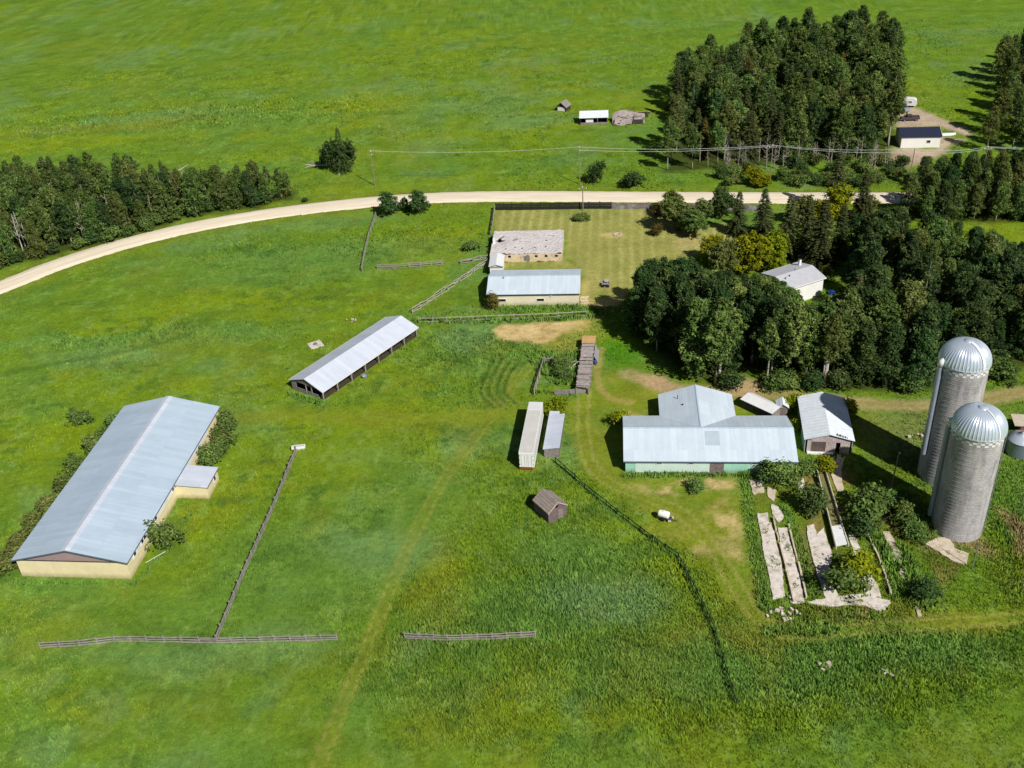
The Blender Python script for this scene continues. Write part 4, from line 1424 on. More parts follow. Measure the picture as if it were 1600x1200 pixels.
def build_silo(cx, cy, r0, h, dome, label, checker, chute_a, seed):
    root = thing('silo', label, 'silo', (cx, cy, 0))
    k = 64
    v, f, uv = [], [], []
    nz = 24
    for i in range(nz + 1):
        for j in range(k + 1):
            t = 2 * math.pi * j / k
            v.append((r0 * math.cos(t), r0 * math.sin(t), -.3 + (h + .3) * i / nz))
            uv.append((t * r0, -.3 + (h + .3) * i / nz))
    for i in range(nz):
        for j in range(k):
            a = i * (k + 1) + j
            f.append((a, a + 1, a + k + 2, a + k + 1))
    me = bpy.data.meshes.new('stave_wall')
    me.from_pydata(v, [], f)
    ul = me.uv_layers.new(name='UVMap')
    for lp in me.loops:
        ul.data[lp.index].uv = uv[lp.vertex_index]
    add('stave_wall', me, staves, root, True)
    hb = MB()
    z = 1.2
    i = 0
    while z < h - 1.6:
        hb.lathe([(r0 + .003, z - .03), (r0 + .028, z - .022), (r0 + .028, z + .022), (r0 + .003, z + .03)], 48)
        z += .62 if z < h * .45 else .85
    add('steel_hoop', hb, surf('dull_hoop', S(166, 164, 166), .6, .12, 2), root)
    # chequered band under the dome
    ck = MB()
    n = 44
    for row in range(3):
        for j in range(n):
            if (j + row) % 2:
                continue
            t0, t1 = 2 * math.pi * j / n, 2 * math.pi * (j + 1) / n
            zt = h - .08 - row * .38
            zb = zt - .36
            q = r0 + .03
            ck.poly([(q * math.cos(t0), q * math.sin(t0), zb), (q * math.cos(t1), q * math.sin(t1), zb), (q * math.cos(t1), q * math.sin(t1), zt), (q * math.cos(t0), q * math.sin(t0), zt)])
    add('chequer_band', ck, surf('white_blocks', S(226, 226, 226), .7, .04), root)
    # ribbed dome
    ribs = 46
    kk = ribs * 4
    pr = [(r0 + .16, h - .12), (r0 + .14, h)] + [((r0 + .1) * math.cos(q) ** .92, h + dome * math.sin(q)) for q in np.linspace(.04, math.pi / 2 - .1, 16)]
    d = MB()
    prn = len(pr)
    for i_, (rr, z) in enumerate(pr):
        amp = .017 if i_ > 1 else 0
        amp *= min(1, (prn - i_) / 6)
        for j in range(kk):
            t = 2 * math.pi * j / kk
            q = rr * (1 + amp * (1 if j % 4 == 0 else (-.25)))
            d.v.append((q * math.cos(t), q * math.sin(t), z + amp * (.6 if j % 4 == 0 else 0)))
    for i_ in range(prn - 1):
        for j in range(kk):
            q = i_ * kk
            d.f.append((q + j, q + (j + 1) % kk, q + kk + (j + 1) % kk, q + kk + j))
    dm = add('dome', d, dome_metal, root)
    rt = pr[-1][0]
    add('dome_cap', MB().lathe([(rt + .25, pr[-1][1] - .05), (rt + .2, pr[-1][1] + .06), (rt * .5, pr[-1][1] + .14), (0, pr[-1][1] + .18)], 24), dome_metal, dm, True)
    # unloading chute: half round pipe up the side, with hood
    ca, sa = math.cos(chute_a), math.sin(chute_a)
    rc = r0 + .32
    ch = MB().tube([(rc * ca, rc * sa, z) for z in (5.2 if checker else 1.5, h - .4)], .42, 14)
    co = add('chute', ch, surf('chute_metal', S(160, 170, 186), .5, .08, .8, metal=.3), root, False)
    add('chute_hood', MB().tube([((rc + .05) * ca, (rc + .05) * sa, h - .45), ((rc - .1) * ca, (rc - .1) * sa, h + .35), ((rc - .8) * ca, (rc - .8) * sa, h + .8)], [.5, .52, .3], 12), white_metal, co, True)
    # ladder on the far side of the chute
    la = chute_a + math.pi * .93
    lc, ls = math.cos(la), math.sin(la)
    ld = MB()
    tx, ty = -ls * .22, lc * .22
    q = r0 + .18
    for s in (-1, 1):
        ld.tube([(q * lc + s * tx, q * ls + s * ty, .8), (q * lc + s * tx, q * ls + s * ty, h)], .03, 5)
    z = 1
    while z < h:
        ld.tube([(q * lc - tx, q * ls - ty, z), (q * lc + tx, q * ls + ty, z)], .02, 5)
        z += .4
    add('ladder', ld, galv, root)
    # roof ladder / bright seam on the dome
    sm = MB()
    ma = R(-68)
    pts = [((rr + .09) * math.cos(ma), (rr + .09) * math.sin(ma), z + .05) for rr, z in pr[2:]]
    for a_, b_ in zip(pts[:-1], pts[1:]):
        sm.beam(a_, b_, .5 if checker else .2, .04)
    add('dome_panel', sm, white_metal, dm)
    BARNS.append((np.array((cx, cy)), 0, r0 * 1.7, r0 * 1.7))
    return root


def build_silos():
    r0 = 3.75
    # the front one from its foot, the rear one from its left-hand foot
    b1 = np.array(at(1494, 823))
    build_silo(b1[0], b1[1], r0, 19.2, 3.4, 'nearer of the two concrete stave silos, domed metal top, standing lowest at the right', False, R(158), 1)
    b2 = np.array(at(1438, 748)) + np.array([r0, .8])
    build_silo(b2[0], b2[1], r0, 22.6, 3.4, 'farther concrete stave silo with white chequered band, partly behind the nearer silo', True, R(190), 2)
    # leaning light pole in the silo shadow, thin post at the foot of the front silo
    x, y = at(1391, 768)
    r = thing('yard_pole', 'bare wooden pole standing in the silo shadow', 'pole', (x, y, 0))
    add('shaft', MB().tube([(0, 0, -.2), (.3, 0, 8.0)], [.13, .09], 8), pole_m, r)
    add('lamp', MB().box(.35, -.2, 8.0, .2, .5, .12), galv, r)
    x, y = at(1519, 889)
    r = thing('steel_post', 'thin pale steel post in the weeds at the foot of the nearer silo', 'post', (x, y, 0))
    add('shaft', MB().tube([(0, 0, -.2), (.25, .2, 5.2)], [.07, .06], 8), galv, r)
    # grain bin on the right edge
    x, y = at(1592, 706)
    r = thing('grain_bin', 'short blue-grey corrugated grain bin with cone roof at the right edge', 'grain bin', (x, y, 0))
    add('drum', MB().lathe([(2.3, -.1), (2.3, 2.9)], 36), bin_metal, r, True)
    add('cone_roof', MB().lathe([(2.42, 2.85), (2.4, 2.95), (1.2, 3.55), (.35, 4.0), (.35, 4.1), (0, 4.12)], 36), dome_metal, r, True)
    # faded red shed with tan roof
    x, y = at(1606, 672)
    r = thing('red_shed', 'small faded red shed with flat tan roof behind the grain bin', 'shed', (x, y, 0), R(-12))
    add('wall', MB().box(0, 0, .9, 3.4, 2.8, 2.0), red_wall, r)
    add('roof', MB().box(-.3, 0, 2.0, 5.2, 3.4, .16, 0, ('X', .05)), tan_roof, r)
    window(r, -.3, -1.4, 1.1, .7, .7, 'y-')


def build_house():
    cx, cy = 63.6, 204.3
    L, W, h, p = 10.4, 9.4, 4.2, 5.3
    root = thing('white_house', 'white house with grey shingle roof half hidden in the trees', 'house', (cx, cy, 0), R(25))
    BARNS.append((np.array((cx, cy)), R(25), L, W))
    oh = .4
    y = W / 2 - oh
    sl = (p - h) / (W / 2)
    add('wall', MB().extrude_x([(-y, -.2), (y, -.2), (y, h + oh * sl - .02), (0, p - .03), (-y, h + oh * sl - .02)], -L / 2 + oh, L / 2 - oh), white_wall, root)
    add('roof', MB().extrude_x([(-W / 2, h), (0, p), (W / 2, h), (W / 2, h + .15), (0, p + .15), (-W / 2, h + .15)], -L / 2, L / 2), shingle_grey, root)
    ch = add('chimney', MB().box(3.6, 2.4, 5.6, .5, .5, 1.4), white_wall, root)
    add('chimney_cap', MB().box(3.6, 2.4, 6.35, .6, .6, .08), dark_trim, ch)
    for xx, yy in ((-3.6, -1.6), (-2.2, -1.2), (.6, .3)):
        add('roof_vent', MB().tube([(xx, yy, 4.8), (xx, yy, 5.6)], .1, 8), dark_trim, root)
    f = MB()
    for s in (-1, 1):
        f.box(0, s * (W / 2 + .03), h + .04, L, .05, .24)
    add('fascia', f, white_wall, root)
    window(root, -2.5, -y, 2.8, 1.4, 1.1, 'y-')
    window(root, -2.5, -y, 1.0, 1.4, .7, 'y-')
    window(root, L / 2 - oh, -1.4, 2.8, 1.3, 1.1, 'x+')
    add('deck', MB().box(L / 2 + 1.6, 2.2, 1.2, 4.0, 3.6, .2), wood_rail, root)
    rl = MB().box(L / 2 + 1.6, .45, 2.2, 4.0, .08, .1)
    for i in range(6):
        rl.box(L / 2 - .2 + i * .72, .45, 1.75, .07, .07, .9)
    add('deck_rail', rl, white_wall, root)
    x, y2 = at(1301, 459)
    t = MB()
    for i in range(5):
        t.box(-.8 + i * .4, 0, .5 + .25 * math.sin(i * 1.3), .42, 1.2, .12, .2 * i)
    t.box(0, 0, .25, 1.6, 1.0, .5)
    o = add('tarp_pile', t, blue_plastic)
    o.location = (x, y2, 0)
    tag(o, 'blue tarp covered heap beside the deck of the white house', 'tarp')


def build_corral():
    # long collapsed cattle alley with plank roof
    c, a, l0, l1 = fit_rect([(900, 610), (920, 604), (930, 526), (911, 526)], 1.7)
    a = R(80.5)
    L, W = 19.6, 2.7
    r = thing('cattle_alley', 'long low board-roofed cattle alley, weathered mauve planks with tan sheet at its far end', 'cattle alley', (c[0], c[1], 0), a)
    BARNS.append((c, a, L, W))
    rr = random.Random(9)
    b = MB()
    x = -L / 2
    while x < L / 2 - 2.6:
        w = rr.uniform(.24, .34)
        if rr.random() > .15:
            b.box(x + w / 2, rr.uniform(-.12, .12), 1.75 + rr.uniform(-.05, .05) + .1 * math.sin(x * .5), w * .94, W + rr.uniform(-.35, .2), .06, rr.uniform(-.03, .03))
        x += w
    add('plank_roof', b, surf('mauve_planks', S(172, 161, 160), .9, .2, 2.5, dirt=S(122, 112, 114), dirt_amt=.6), r)
    add('tan_sheet', MB().box(L / 2 - 1.2, 0, 1.85, 2.8, W + .1, .06, 0, ('Y', -.04)), plywood, r)
    sd = MB()
    for s in (-1, 1):
        for z in (.35, .8, 1.25):
            sd.box(0, s * W / 2 * .96, z, L - .4, .05, .28)
    add('side_boards', sd, wood_grey, r)
    for i in range(9):
        for s in (-1, 1):
            add('post', MB().box(-L / 2 + .3 + i * (L - .6) / 8, s * W / 2 * .9, .8, .16, .16, 1.75), wood_rail, r)
    add('leaning_sheet', MB().box(4.6, -W / 2 - .5, .9, 4.6, .05, 1.7, 0, ('X', -.5)), surf('grey_sheet', S(150, 152, 152), .6, .1), r)
    add('loose_pole', MB().beam((-.5, 3.2, .3), (2.2, .2, 1.95), .12, .12), bark_white, r)
    # blue drum by its side
    x, y = at(930, 569)
    o = add('blue_drum', MB().lathe([(0, 0), (.3, 0), (.3, .3), (.32, .31), (.3, .33), (.3, .6), (.32, .62), (.3, .64), (.3, .9), (0, .9)], 18), blue_plastic, None, True)
    o.location = (x, y, 0)
    tag(o, 'blue plastic drum standing against the cattle alley', 'drum')


_mesh_cache = {}


def board_fence(name, label, pts, h, rails, spacing, post_w, rail_h, mat, post_m=None, thick=.06, gap_bottom=.15, wob=.06, group=None, solid=False, post_h=None):
    """posts every few metres, each rail row one part; pts are surveyed foot points"""
    P = [np.array(p) for p in wpts(pts)]
    c = P[0]
    root = thing(name, label, 'fence', (c[0], c[1], 0), 0, group)
    rr = random.Random(len(pts) * 100 + int(abs(c[0]) * 7))
    st = []
    for a, b in zip(P[:-1], P[1:]):
        n = max(1, round(np.linalg.norm(b - a) / spacing))
        for i in range(n):
            st.append(a + (b - a) * i / n)
    st.append(P[-1])
    key = (post_w, h)
    if key not in _mesh_cache:
        _mesh_cache[key] = MB().box(0, 0, (h + .1) / 2 - .25, post_w, post_w, h + .6).mesh('post')
    for q in st[:98]:
        me = _mesh_cache[key]
        if not me.materials:
            me.materials.append(post_m or mat)
        o = add('post', me, None, root)
        o.location = (q[0] - c[0], q[1] - c[1], rr.uniform(-.08, .08))
        o.rotation_euler = (rr.uniform(-.04, .04), rr.uniform(-.04, .04), rr.uniform(-.2, .2))
    for k in range(rails):
        z = gap_bottom + rail_h / 2 + (h - gap_bottom - rail_h) * k / max(1, rails - 1)
        mb = MB()
        for a, b in zip(st[:-1], st[1:]):
            d = (b - a) / (np.linalg.norm(b - a) + 1e-9)
            nrm = np.array([d[1], -d[0]]) * (post_w / 2 + thick / 2 + .005)
            p = a - c + nrm
            q = b - c + nrm
            mb.beam((p[0], p[1], z + rr.uniform(-wob, wob)), (q[0], q[1], z + rr.uniform(-wob, wob)), thick, rail_h)
        add('rail', mb, mat, root)
    return root


def build_fences():
    g = S
    board_fence('rail_fence', 'long grey three-rail fence running across the bottom left of the pasture', [(64, 1013), (125, 1009), (180, 1003), (230, 1003), (340, 1005), (430, 1003), (527, 1000)], 1.25, 3, 2.4, .16, .2, wood_rail)
    board_fence('rail_fence', 'short grey three-rail fence right of the grass track at the bottom', [(633, 998), (700, 1001), (770, 999), (837, 995)], 1.25, 3, 2.4, .16, .2, wood_rail)
    board_fence('rail_fence', 'straight narrow grey fence climbing from the bottom fence to the white trough', [(338, 1002), (380, 900), (425, 800), (463, 706)], 1.2, 3, 2.4, .15, .18, wood_rail)
    board_fence('rail_fence', 'short rail fence section in the small paddock by the road', [(590, 420), (615, 420), (640, 418), (692, 414)], 1.3, 3, 3.0, .18, .16, wood_rail)
    board_fence('rail_fence', 'overgrown fence line between paddock and open pasture, running up to the two roadside trees', [(588, 338), (577, 370), (570, 400), (566, 424)], 1.2, 3, 3.0, .15, .16, wood_rail)
    board_fence('rail_fence', 'tumbledown double rail fence slanting from the ruin corner down to the pole shelter', [(762, 412), (720, 440), (680, 468), (645, 490)], 1.3, 3, 2.8, .16, .18, surf('pale_fence', S(176, 170, 158), .9, .2), wob=.25)
    board_fence('rail_fence', 'pale rail fence running from the pole shelter along the front of the cream barn', [(655, 504), (720, 502), (780, 499), (850, 497), (917, 493)], 1.2, 2, 3.2, .14, .16, surf('pale_fence', S(176, 170, 158), .9, .2), wob=.05)
    board_fence('rail_fence', 'grey broken rails at the corner of the ruined building', [(720, 412), (740, 409), (762, 404)], 1.2, 3, 2.4, .15, .2, wood_rail, wob=.2)
    board_fence('board_fence', 'dark board windbreak fence along the lawn beside the gravel road', [(775, 328), (800, 328), (860, 327), (920, 326), (955, 326)], 1.9, 4, 2.8, .2, .42, wood_black, thick=.05, gap_bottom=.05, wob=.02)
    board_fence('board_fence', 'faded grey windbreak fence behind the willow, continuing the dark board fence', [(956, 326), (1010, 326), (1060, 327), (1130, 328), (1200, 330)], 1.7, 4, 2.8, .2, .36, surf('mauve_grey_fence', S(126, 116, 124), .9, .25, 1.0, dirt=S(186, 180, 182), dirt_amt=.8), thick=.05, gap_bottom=.05, wob=.02)
    board_fence('board_fence', 'dark side fence from the gravel road down to the ruined building', [(773, 328), (771, 345), (767, 368)], 1.3, 3, 2.8, .18, .26, wood_dark, wob=.05)
    board_fence('rail_fence', 'dark sagging fence in a grass line from the lean-to shed to the bottom edge', [(868, 722), (930, 776), (1000, 830), (1060, 872), (1090, 930), (1118, 990), (1136, 1052), (1150, 1100)], 1.05, 2, 2.8, .14, .16, wood_black, wob=.15)
    board_fence('corral_fence', 'grey board corral panel at the near end of the cattle alley', [(866, 616), (890, 616), (919, 613)], 1.2, 3, 2.2, .16, .38, wood_grey, wob=.03, gap_bottom=.03)
    board_fence('corral_fence', 'leaning corral fence on the left of the weedy pen', [(850, 568), (843, 590), (835, 617)], 1.3, 3, 2.2, .16, .26, wood_grey, wob=.1)
    board_fence('corral_fence', 'short back rail of the weedy pen', [(850, 568), (862, 567)], 1.3, 3, 2.2, .16, .3, wood_grey, wob=.04)
    board_fence('corral_fence', 'inner rail of the weedy pen beside the cattle alley', [(882, 570), (893, 573), (900, 570)], 1.2, 2, 2.0, .16, .26, wood_grey, wob=.08)
    # trough at the top of the straight fence
    x, y = at(467, 702)
    r = thing('water_trough', 'white water trough at the top end of the straight grey fence', 'trough', (x, y, 0), R(4))
    add('basin', MB().box(0, 0, .55, 2.5, .8, .45), white_wall, r)
    add('stand', MB().box(0, 0, .12, 2.0, .5, .42), concrete, r)
    add('hollow', MB().box(0, 0, .785, 2.25, .58, .02), surf('pale_basin', S(196, 196, 194), .7, .05), r)
    # fallen white rail beside the big barn
    x, y = at(247, 871)
    o = add('loose_pipe', MB().tube([(-1.6, -1.4, .25), (1.0, 1.0, .3)], .07, 6), surf('pale_pipe', S(196, 200, 186), .7, .1))
    o.location = (x, y, 0)
    tag(o, 'pale pipe lying in the grass beside the riding barn', 'pipe')
    x, y = at(1392, 779)
    o = add('loose_pipe', MB().tube([(-1.8, 1.0, .5), (1.5, -.8, .6)], .09, 6), surf('pale_pipe', S(196, 200, 186), .7, .1))
    o.location = (x, y, 0)
    tag(o, 'pale pipe lying at the weedy edge of the silo shadow', 'pipe')


def build_silage_yard():
    k = 0
    for pts, m in PAD_SHAPES:
        k += 1
        slab('concrete_pavement', pts, m, .1 + .012 * (k % 5), .16, k)
    # feed bunk: two long white side boards on legs, slatted tray at the lower end
    A0, A1 = np.array(at(1274, 731)), np.array(at(1306, 862))
    B0, B1 = np.array(at(1286, 731)), np.array(at(1325, 858))
    r = thing('feed_bunk', 'long white-railed feed bunk running down the middle of the concrete yard', 'feed bunk', (A0[0], A0[1], 0))
    for P0, P1 in ((A0, A1), (B0, B1)):
        p, q = P0 - A0, P1 - A0
        mb = MB()
        n = 10
        for i in range(n):
            a, b = p + (q - p) * i / n, p + (q - p) * (i + 1) / n
            mb.beam((a[0], a[1], .72 + random.uniform(-.03, .03)), (b[0], b[1], .72 + random.uniform(-.03, .03)), .13, .5)
        add('side_board', mb, surf('white_boards', S(214, 206, 190), .9, .12, 1.5, dirt=S(150, 140, 112), dirt_amt=.6), r)
    for i in range(9):
        t = (i + .3) / 9
        for P0, P1 in ((A0, A1), (B0, B1)):
            p = P0 + (P1 - P0) * t - A0
            add('leg', MB().box(p[0], p[1], .3, .12, .12, .8), wood_rail, r)
    for i in range(4):
        t = .79 + i * .056
        a, b = A0 + (A1 - A0) * t - A0, B0 + (B1 - B0) * t - A0
        add('slat', MB().beam((a[0], a[1], .78), (b[0], b[1], .78), 1.08, .06), white_metal, r)
    fl = MB().poly([(*(A0 - A0), .42), (*(A0 + (A1 - A0) * .75 - A0), .42), (*(B0 + (B1 - B0) * .75 - A0), .42), (*(B0 - A0), .42)][::-1])
    add('trough_floor', fl, surf('weedy_floor', S(120, 118, 74), .95, .2, 1.5), r)
    # low broken kerb walls along the strips
    def low_wall(pts, label, seed):
        q = random.Random(seed)
        P = [np.array(p) for p in smooth_path(wpts(pts), 7)]
        mb = MB()
        for a, b in zip(P[:-1], P[1:]):
            if q.random() < .16:
                continue
            hh = .5 + q.uniform(-.12, .12)
            mb.beam((a[0], a[1], hh / 2 - .05), (b[0], b[1], hh / 2 - .05), .22 + q.uniform(-.03, .05), hh)
        o = add('low_wall', mb, concrete_dim)
        tag(o, label, 'low wall')
    low_wall([(1207, 806), (1215, 840), (1226, 880), (1234, 915), (1240, 942)], 'low broken concrete kerb between the two left concrete strips', 1)
    low_wall([(1232, 822), (1240, 855), (1250, 892), (1260, 935)], 'low broken concrete kerb right of the second concrete strip from the left', 2)
    low_wall([(1356, 838), (1372, 872), (1384, 905), (1392, 930)], 'low overgrown concrete kerb right of the two-coloured bush', 3)
    # rubble heaps
    def rubble(px, py, n, rad, label, seed, mats):
        q = random.Random(seed)
        x, y = at(px, py)
        root = thing('rubble_heap', label, 'rubble', (x, y, 0))
        for mi, mt in enumerate(mats):
            for i in range(n if mi == 0 else n // 3):
                mb = MB()
                a, d = q.uniform(0, 6.28), rad * q.random() ** .6
                s = q.uniform(.25, .65)
                mb.box(d * math.cos(a) * 1.5, d * math.sin(a) * .7, .14 + q.uniform(0, .2), s, s * q.uniform(.4, .9), s * q.uniform(.3, .6), q.uniform(0, 3), ('X', q.uniform(-.5, .5)))
                add(('concrete_chunk', 'brick_chunk', 'scrap')[mi], mb, mt, root)
    rubble(1220, 962, 14, 2.0, 'heap of broken concrete and brick at the bottom left of the concrete yard', 1, [concrete, rust])
    rubble(1338, 915, 5, .8, 'few pale concrete chunks beside the half-yellow bush', 2, [concrete])
    rubble(1296, 1042, 5, 1.2, 'pale stones in tall grass at the bottom edge, left of the other stones', 3, [rock_m])
    rubble(1380, 1050, 4, 1.4, 'scattered pale stones in tall grass at the bottom right', 4, [rock_m])
    rubble(1428, 681, 4, 1.2, 'two pale rocks in the grass left of the farther silo', 5, [rock_m])
    rubble(548, 502, 5, 1.0, 'pale spoil heap in the pasture above the pole shelter', 6, [rock_m])
    rubble(1017, 655, 4, 1.1, 'pale stones by the back left corner of the green barn', 7, [rock_m])


# ================================================================== FAR FARMYARD
def build_far():
    # three old buildings in the far field
    x, y = at(880, 172)
    r = thing('field_hut', 'tiny gabled hut with white front in the far field', 'hut', (x, y, 0), R(-30))
    add('wall', MB().extrude_y([(-1.7, -.1), (1.7, -.1), (1.7, 1.6), (0, 2.9), (-1.7, 1.6)], -1.5, 2.0), wood_dark, r)
    add('roof', MB().extrude_y([(-2.1, 1.4), (0, 3.0), (2.1, 1.4), (2.1, 1.55), (0, 3.15), (-2.1, 1.55)], -1.9, 2.4), wood_grey, r)
    add('white_front', MB().box(0, -1.53, .75, 2.6, .05, 1.3), white_wall, r)
    x, y = at(928, 191)
    r = thing('field_shed', 'long open-fronted grey shed in the far field beside a collapsed barn', 'shed', (x, y, 0), R(-6))
    add('back_wall', MB().box(0, 2.1, 1.0, 8.6, .12, 2.2), wood_dark, r)
    [add('end_wall', MB().box(xx, 0, 1.0, .12, 4.0, 2.2), wood_dark, r) for xx in (-4.25, 4.25)]
    add('roof', MB().extrude_x([(-2.3, 2.15), (2.4, 3.0), (2.4, 3.12), (-2.3, 2.27)], -4.7, 4.7), roof_old, r)
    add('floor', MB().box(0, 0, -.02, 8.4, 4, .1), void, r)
    add('half_wall', MB().box(0, -2.1, .3, 8.6, .1, .7), wood_grey, r)
    add('white_panel', MB().box(-1.4, -1.6, 1.1, 2.4, .06, 1.1), white_wall, r)
    add('post', MB().box(1.2, -2.1, 1.1, .15, .15, 2.3), wood_rail, r)
    x, y = at(984, 188)
    r = thing('collapsed_barn', 'collapsed bleached barn, roof boards slumped in a heap, in the far field', 'ruin', (x, y, 0), R(-8))
    rr = random.Random(3)
    for k in range(3):
        v, f = [], []
        n = 10
        w = 5.2 if k < 2 else 4.0
        for j in range(n + 1):
            for i in range(n + 1):
                u, t = i / n * 2 - 1, j / n
                xx = u * w * (1 if k < 2 else .7) + (1.5 if k == 1 else (-2.2 if k == 2 else -.4))
                yy = (-3.6 + 3.8 * t) if k != 1 else (3.6 - 3.5 * t)
                if k == 2:
                    yy -= 1.2
                z = .2 + (2.9 if k < 2 else 1.7) * t * (1 - .28 * u * u) + rr.uniform(-.16, .16) - .4 * math.sin(u * 3 + k)
                v.append((xx + rr.uniform(-.15, .15), yy + rr.uniform(-.12, .12), max(z, -.05)))
        for j in range(n):
            for i in range(n):
                if rr.random() < .06:
                    continue
                a = j * (n + 1) + i
                f.append((a, a + 1, a + n + 2, a + n + 1))
        me = bpy.data.meshes.new('slumped_roof')
        me.from_pydata(v, [], f)
        o = add('slumped_roof', me, surf('bleached_planks', S(172, 160, 156), .9, .18, 1.5, planks=('X', .35), dirt=S(110, 98, 96), dirt_amt=.6), r)
        md = o.modifiers.new('t', 'SOLIDIFY')
        md.thickness = .12
    b = MB()
    for i in range(22):
        a = rr.uniform(0, 6.28)
        b.beam((rr.uniform(-5, 5), rr.uniform(-4, -2), .2), (rr.uniform(-5, 5), rr.uniform(-3, 1), rr.uniform(.8, 2.8)), .2, .08)
    add('broken_boards', b, wood_grey, r)
    add('wall_stub', MB().box(2.6, -3.6, .6, 3.4, .12, 1.6, 0, ('X', -.2)).box(-4.8, -3.0, .5, .12, 2.6, 1.6), wood_dark, r)

    # neighbour's white building with navy roof
    c, a, l0, l1 = fit_rect([(1399, 216), (1466, 215), (1464, 197), (1403, 197)], 3)
    c[1] -= 1.0
    L, W, h, p, oh, t = 11.6, 8.6, 3.2, 4.6, .35, .14
    r = thing('navy_roof_garage', 'white building with dark navy roof in the neighbouring yard across the road', 'garage', (c[0], c[1], 0), R(-8))
    sl = (p - h) / (W / 2)
    y = W / 2 - oh
    add('wall', MB().extrude_x([(-y, -.2), (y, -.2), (y, h + oh * sl - .02), (0, p - .02), (-y, h + oh * sl - .02)], -L / 2 + oh, L / 2 - oh), white_wall, r)
    add('roof', MB().extrude_x([(-W / 2, h), (0, p), (W / 2, h), (W / 2, h + t), (0, p + t), (-W / 2, h + t)], -L / 2, L / 2), navy_roof, r)
    add('rake_trim', MB().beam((L / 2 + .02, -W / 2, h + .1), (L / 2 + .02, 0, p + .1), .05, .25).beam((L / 2 + .02, W / 2, h + .1), (L / 2 + .02, 0, p + .1), .05, .25), white_wall, r)
    window(r, 2.2, -y, 1.8, 1.0, .8, 'y-')

    # vehicles
    def wheel(parent, x, y, z, rad, s):
        w = add('wheel', MB().lathe([(rad * .55, -.1), (rad * .95, -.1), (rad, -.05), (rad, .05), (rad * .95, .1), (rad * .55, .1)], 16), tyre_m, parent)
        w.rotation_euler = (R(90), 0, 0)
        w.location = (x, y, z)
        add('rim', MB().lathe([(0, -.06), (rad * .58, -.06), (rad * .58, .06), (0, .06)], 12), galv, w)

    x, y = at(1421, 188)
    r = thing('pickup_truck', 'dark dusty pickup truck parked on the neighbour\'s gravel yard behind the navy roof', 'pickup', (x, y, 0), R(174))
    pr = [(-2.8, .5), (2.7, .5), (2.75, .85), (2.65, 1.05), (1.5, 1.12), (-2.8, 1.12)]
    add('body', MB().extrude_y(pr, -.95, .95), maroon_paint, r)
    add('cab', MB().extrude_y([(1.5, 1.12), (.85, 1.78), (-.5, 1.82), (-.75, 1.12)], -.85, .85), maroon_paint, r)
    wn = MB()
    for s in (-1, 1):
        wn.box(.35, s * .86, 1.45, 1.5, .03, .42)
    wn.beam((1.4, 0, 1.25), (1.0, 0, 1.68), 1.5, .04)
    add('window', wn, glass, r)
    bed = MB().box(-1.75, .92, 1.22, 2.05, .08, .2).box(-1.75, -.92, 1.22, 2.05, .08, .2).box(-2.76, 0, 1.22, .08, 1.76, .2)
    add('bed_wall', bed, maroon_paint, r)
    add('bed_floor', MB().box(-1.75, 0, 1.13, 1.9, 1.7, .03), dark_trim, r)
    add('bumper', MB().box(2.8, 0, .6, .14, 1.85, .22).box(-2.86, 0, .6, .14, 1.85, .2), galv, r)
    for sx in (-1.75, 1.75):
        for s in (-1, 1):
            wheel(r, sx, s * .9, .38, .38, s)

    x, y = at(1410, 173)
    r = thing('silver_van', 'silver van parked beside the white camper in the neighbour\'s yard', 'van', (x, y, 0), R(-70))
    add('body', MB().extrude_y([(-2.4, .45), (2.4, .45), (2.45, .9), (2.2, 1.15), (1.3, 1.25), (.7, 1.85), (-2.2, 1.88), (-2.4, 1.3)], -.95, .95), silver_paint, r)
    wn = MB()
    for s in (-1, 1):
        wn.box(-.7, s * .96, 1.55, 2.6, .03, .4)
    wn.beam((1.22, 0, 1.35), (.82, 0, 1.78), 1.6, .06)
    add('window', wn, glass, r)
    for sx in (-1.5, 1.5):
        for s in (-1, 1):
            wheel(r, sx, s * .9, .36, .36, s)

    x, y = at(1414, 166)
    r = thing('camper_trailer', 'rounded white camper trailer at the top of the neighbour\'s driveway', 'camper', (x, y, 0), R(-20))
    add('shell', MB().extrude_y([(-3.4, .6), (3.2, .6), (3.5, 1.2), (3.3, 2.2), (2.6, 2.75), (-2.9, 2.8), (-3.5, 2.2), (-3.6, 1.2)], -1.15, 1.15), white_metal, r)
    window(r, -1.2, -1.15, 1.8, .9, .5, 'y-')
    window(r, 1.4, -1.15, 1.8, .9, .5, 'y-')
    for s in (-1, 1):
        wheel(r, .2, s * 1.1, .36, .36, s)
    add('hitch', MB().beam((3.4, 0, .6), (4.6, 0, .45), .12, .12), dark_trim, r)

    x, y = at(1481, 211)
    r = thing('small_boat', 'upturned white boat lying on the grass right of the navy roof', 'boat', (x, y, 0), R(-4))
    hb = MB()
    n = 12
    for i in range(n + 1):
        u = i / n * 2 - 1
        w = .75 * (1 - max(0, u) ** 2.4 * .95)
        hb.v += [(u * 2.3, -w, .05), (u * 2.3, -w * .75, .5), (u * 2.3, 0, .65), (u * 2.3, w * .75, .5), (u * 2.3, w, .05)]
    for i in range(n):
        for j in range(4):
            a = i * 5 + j
            hb.f.append((a, a + 5, a + 6, a + 1))
    hb.f.append((0, 1, 2, 3, 4))
    add('hull', hb, white_metal, r)
    add('keel', MB().beam((-2.3, 0, .67), (2.1, 0, .67), .06, .08), galv, r)

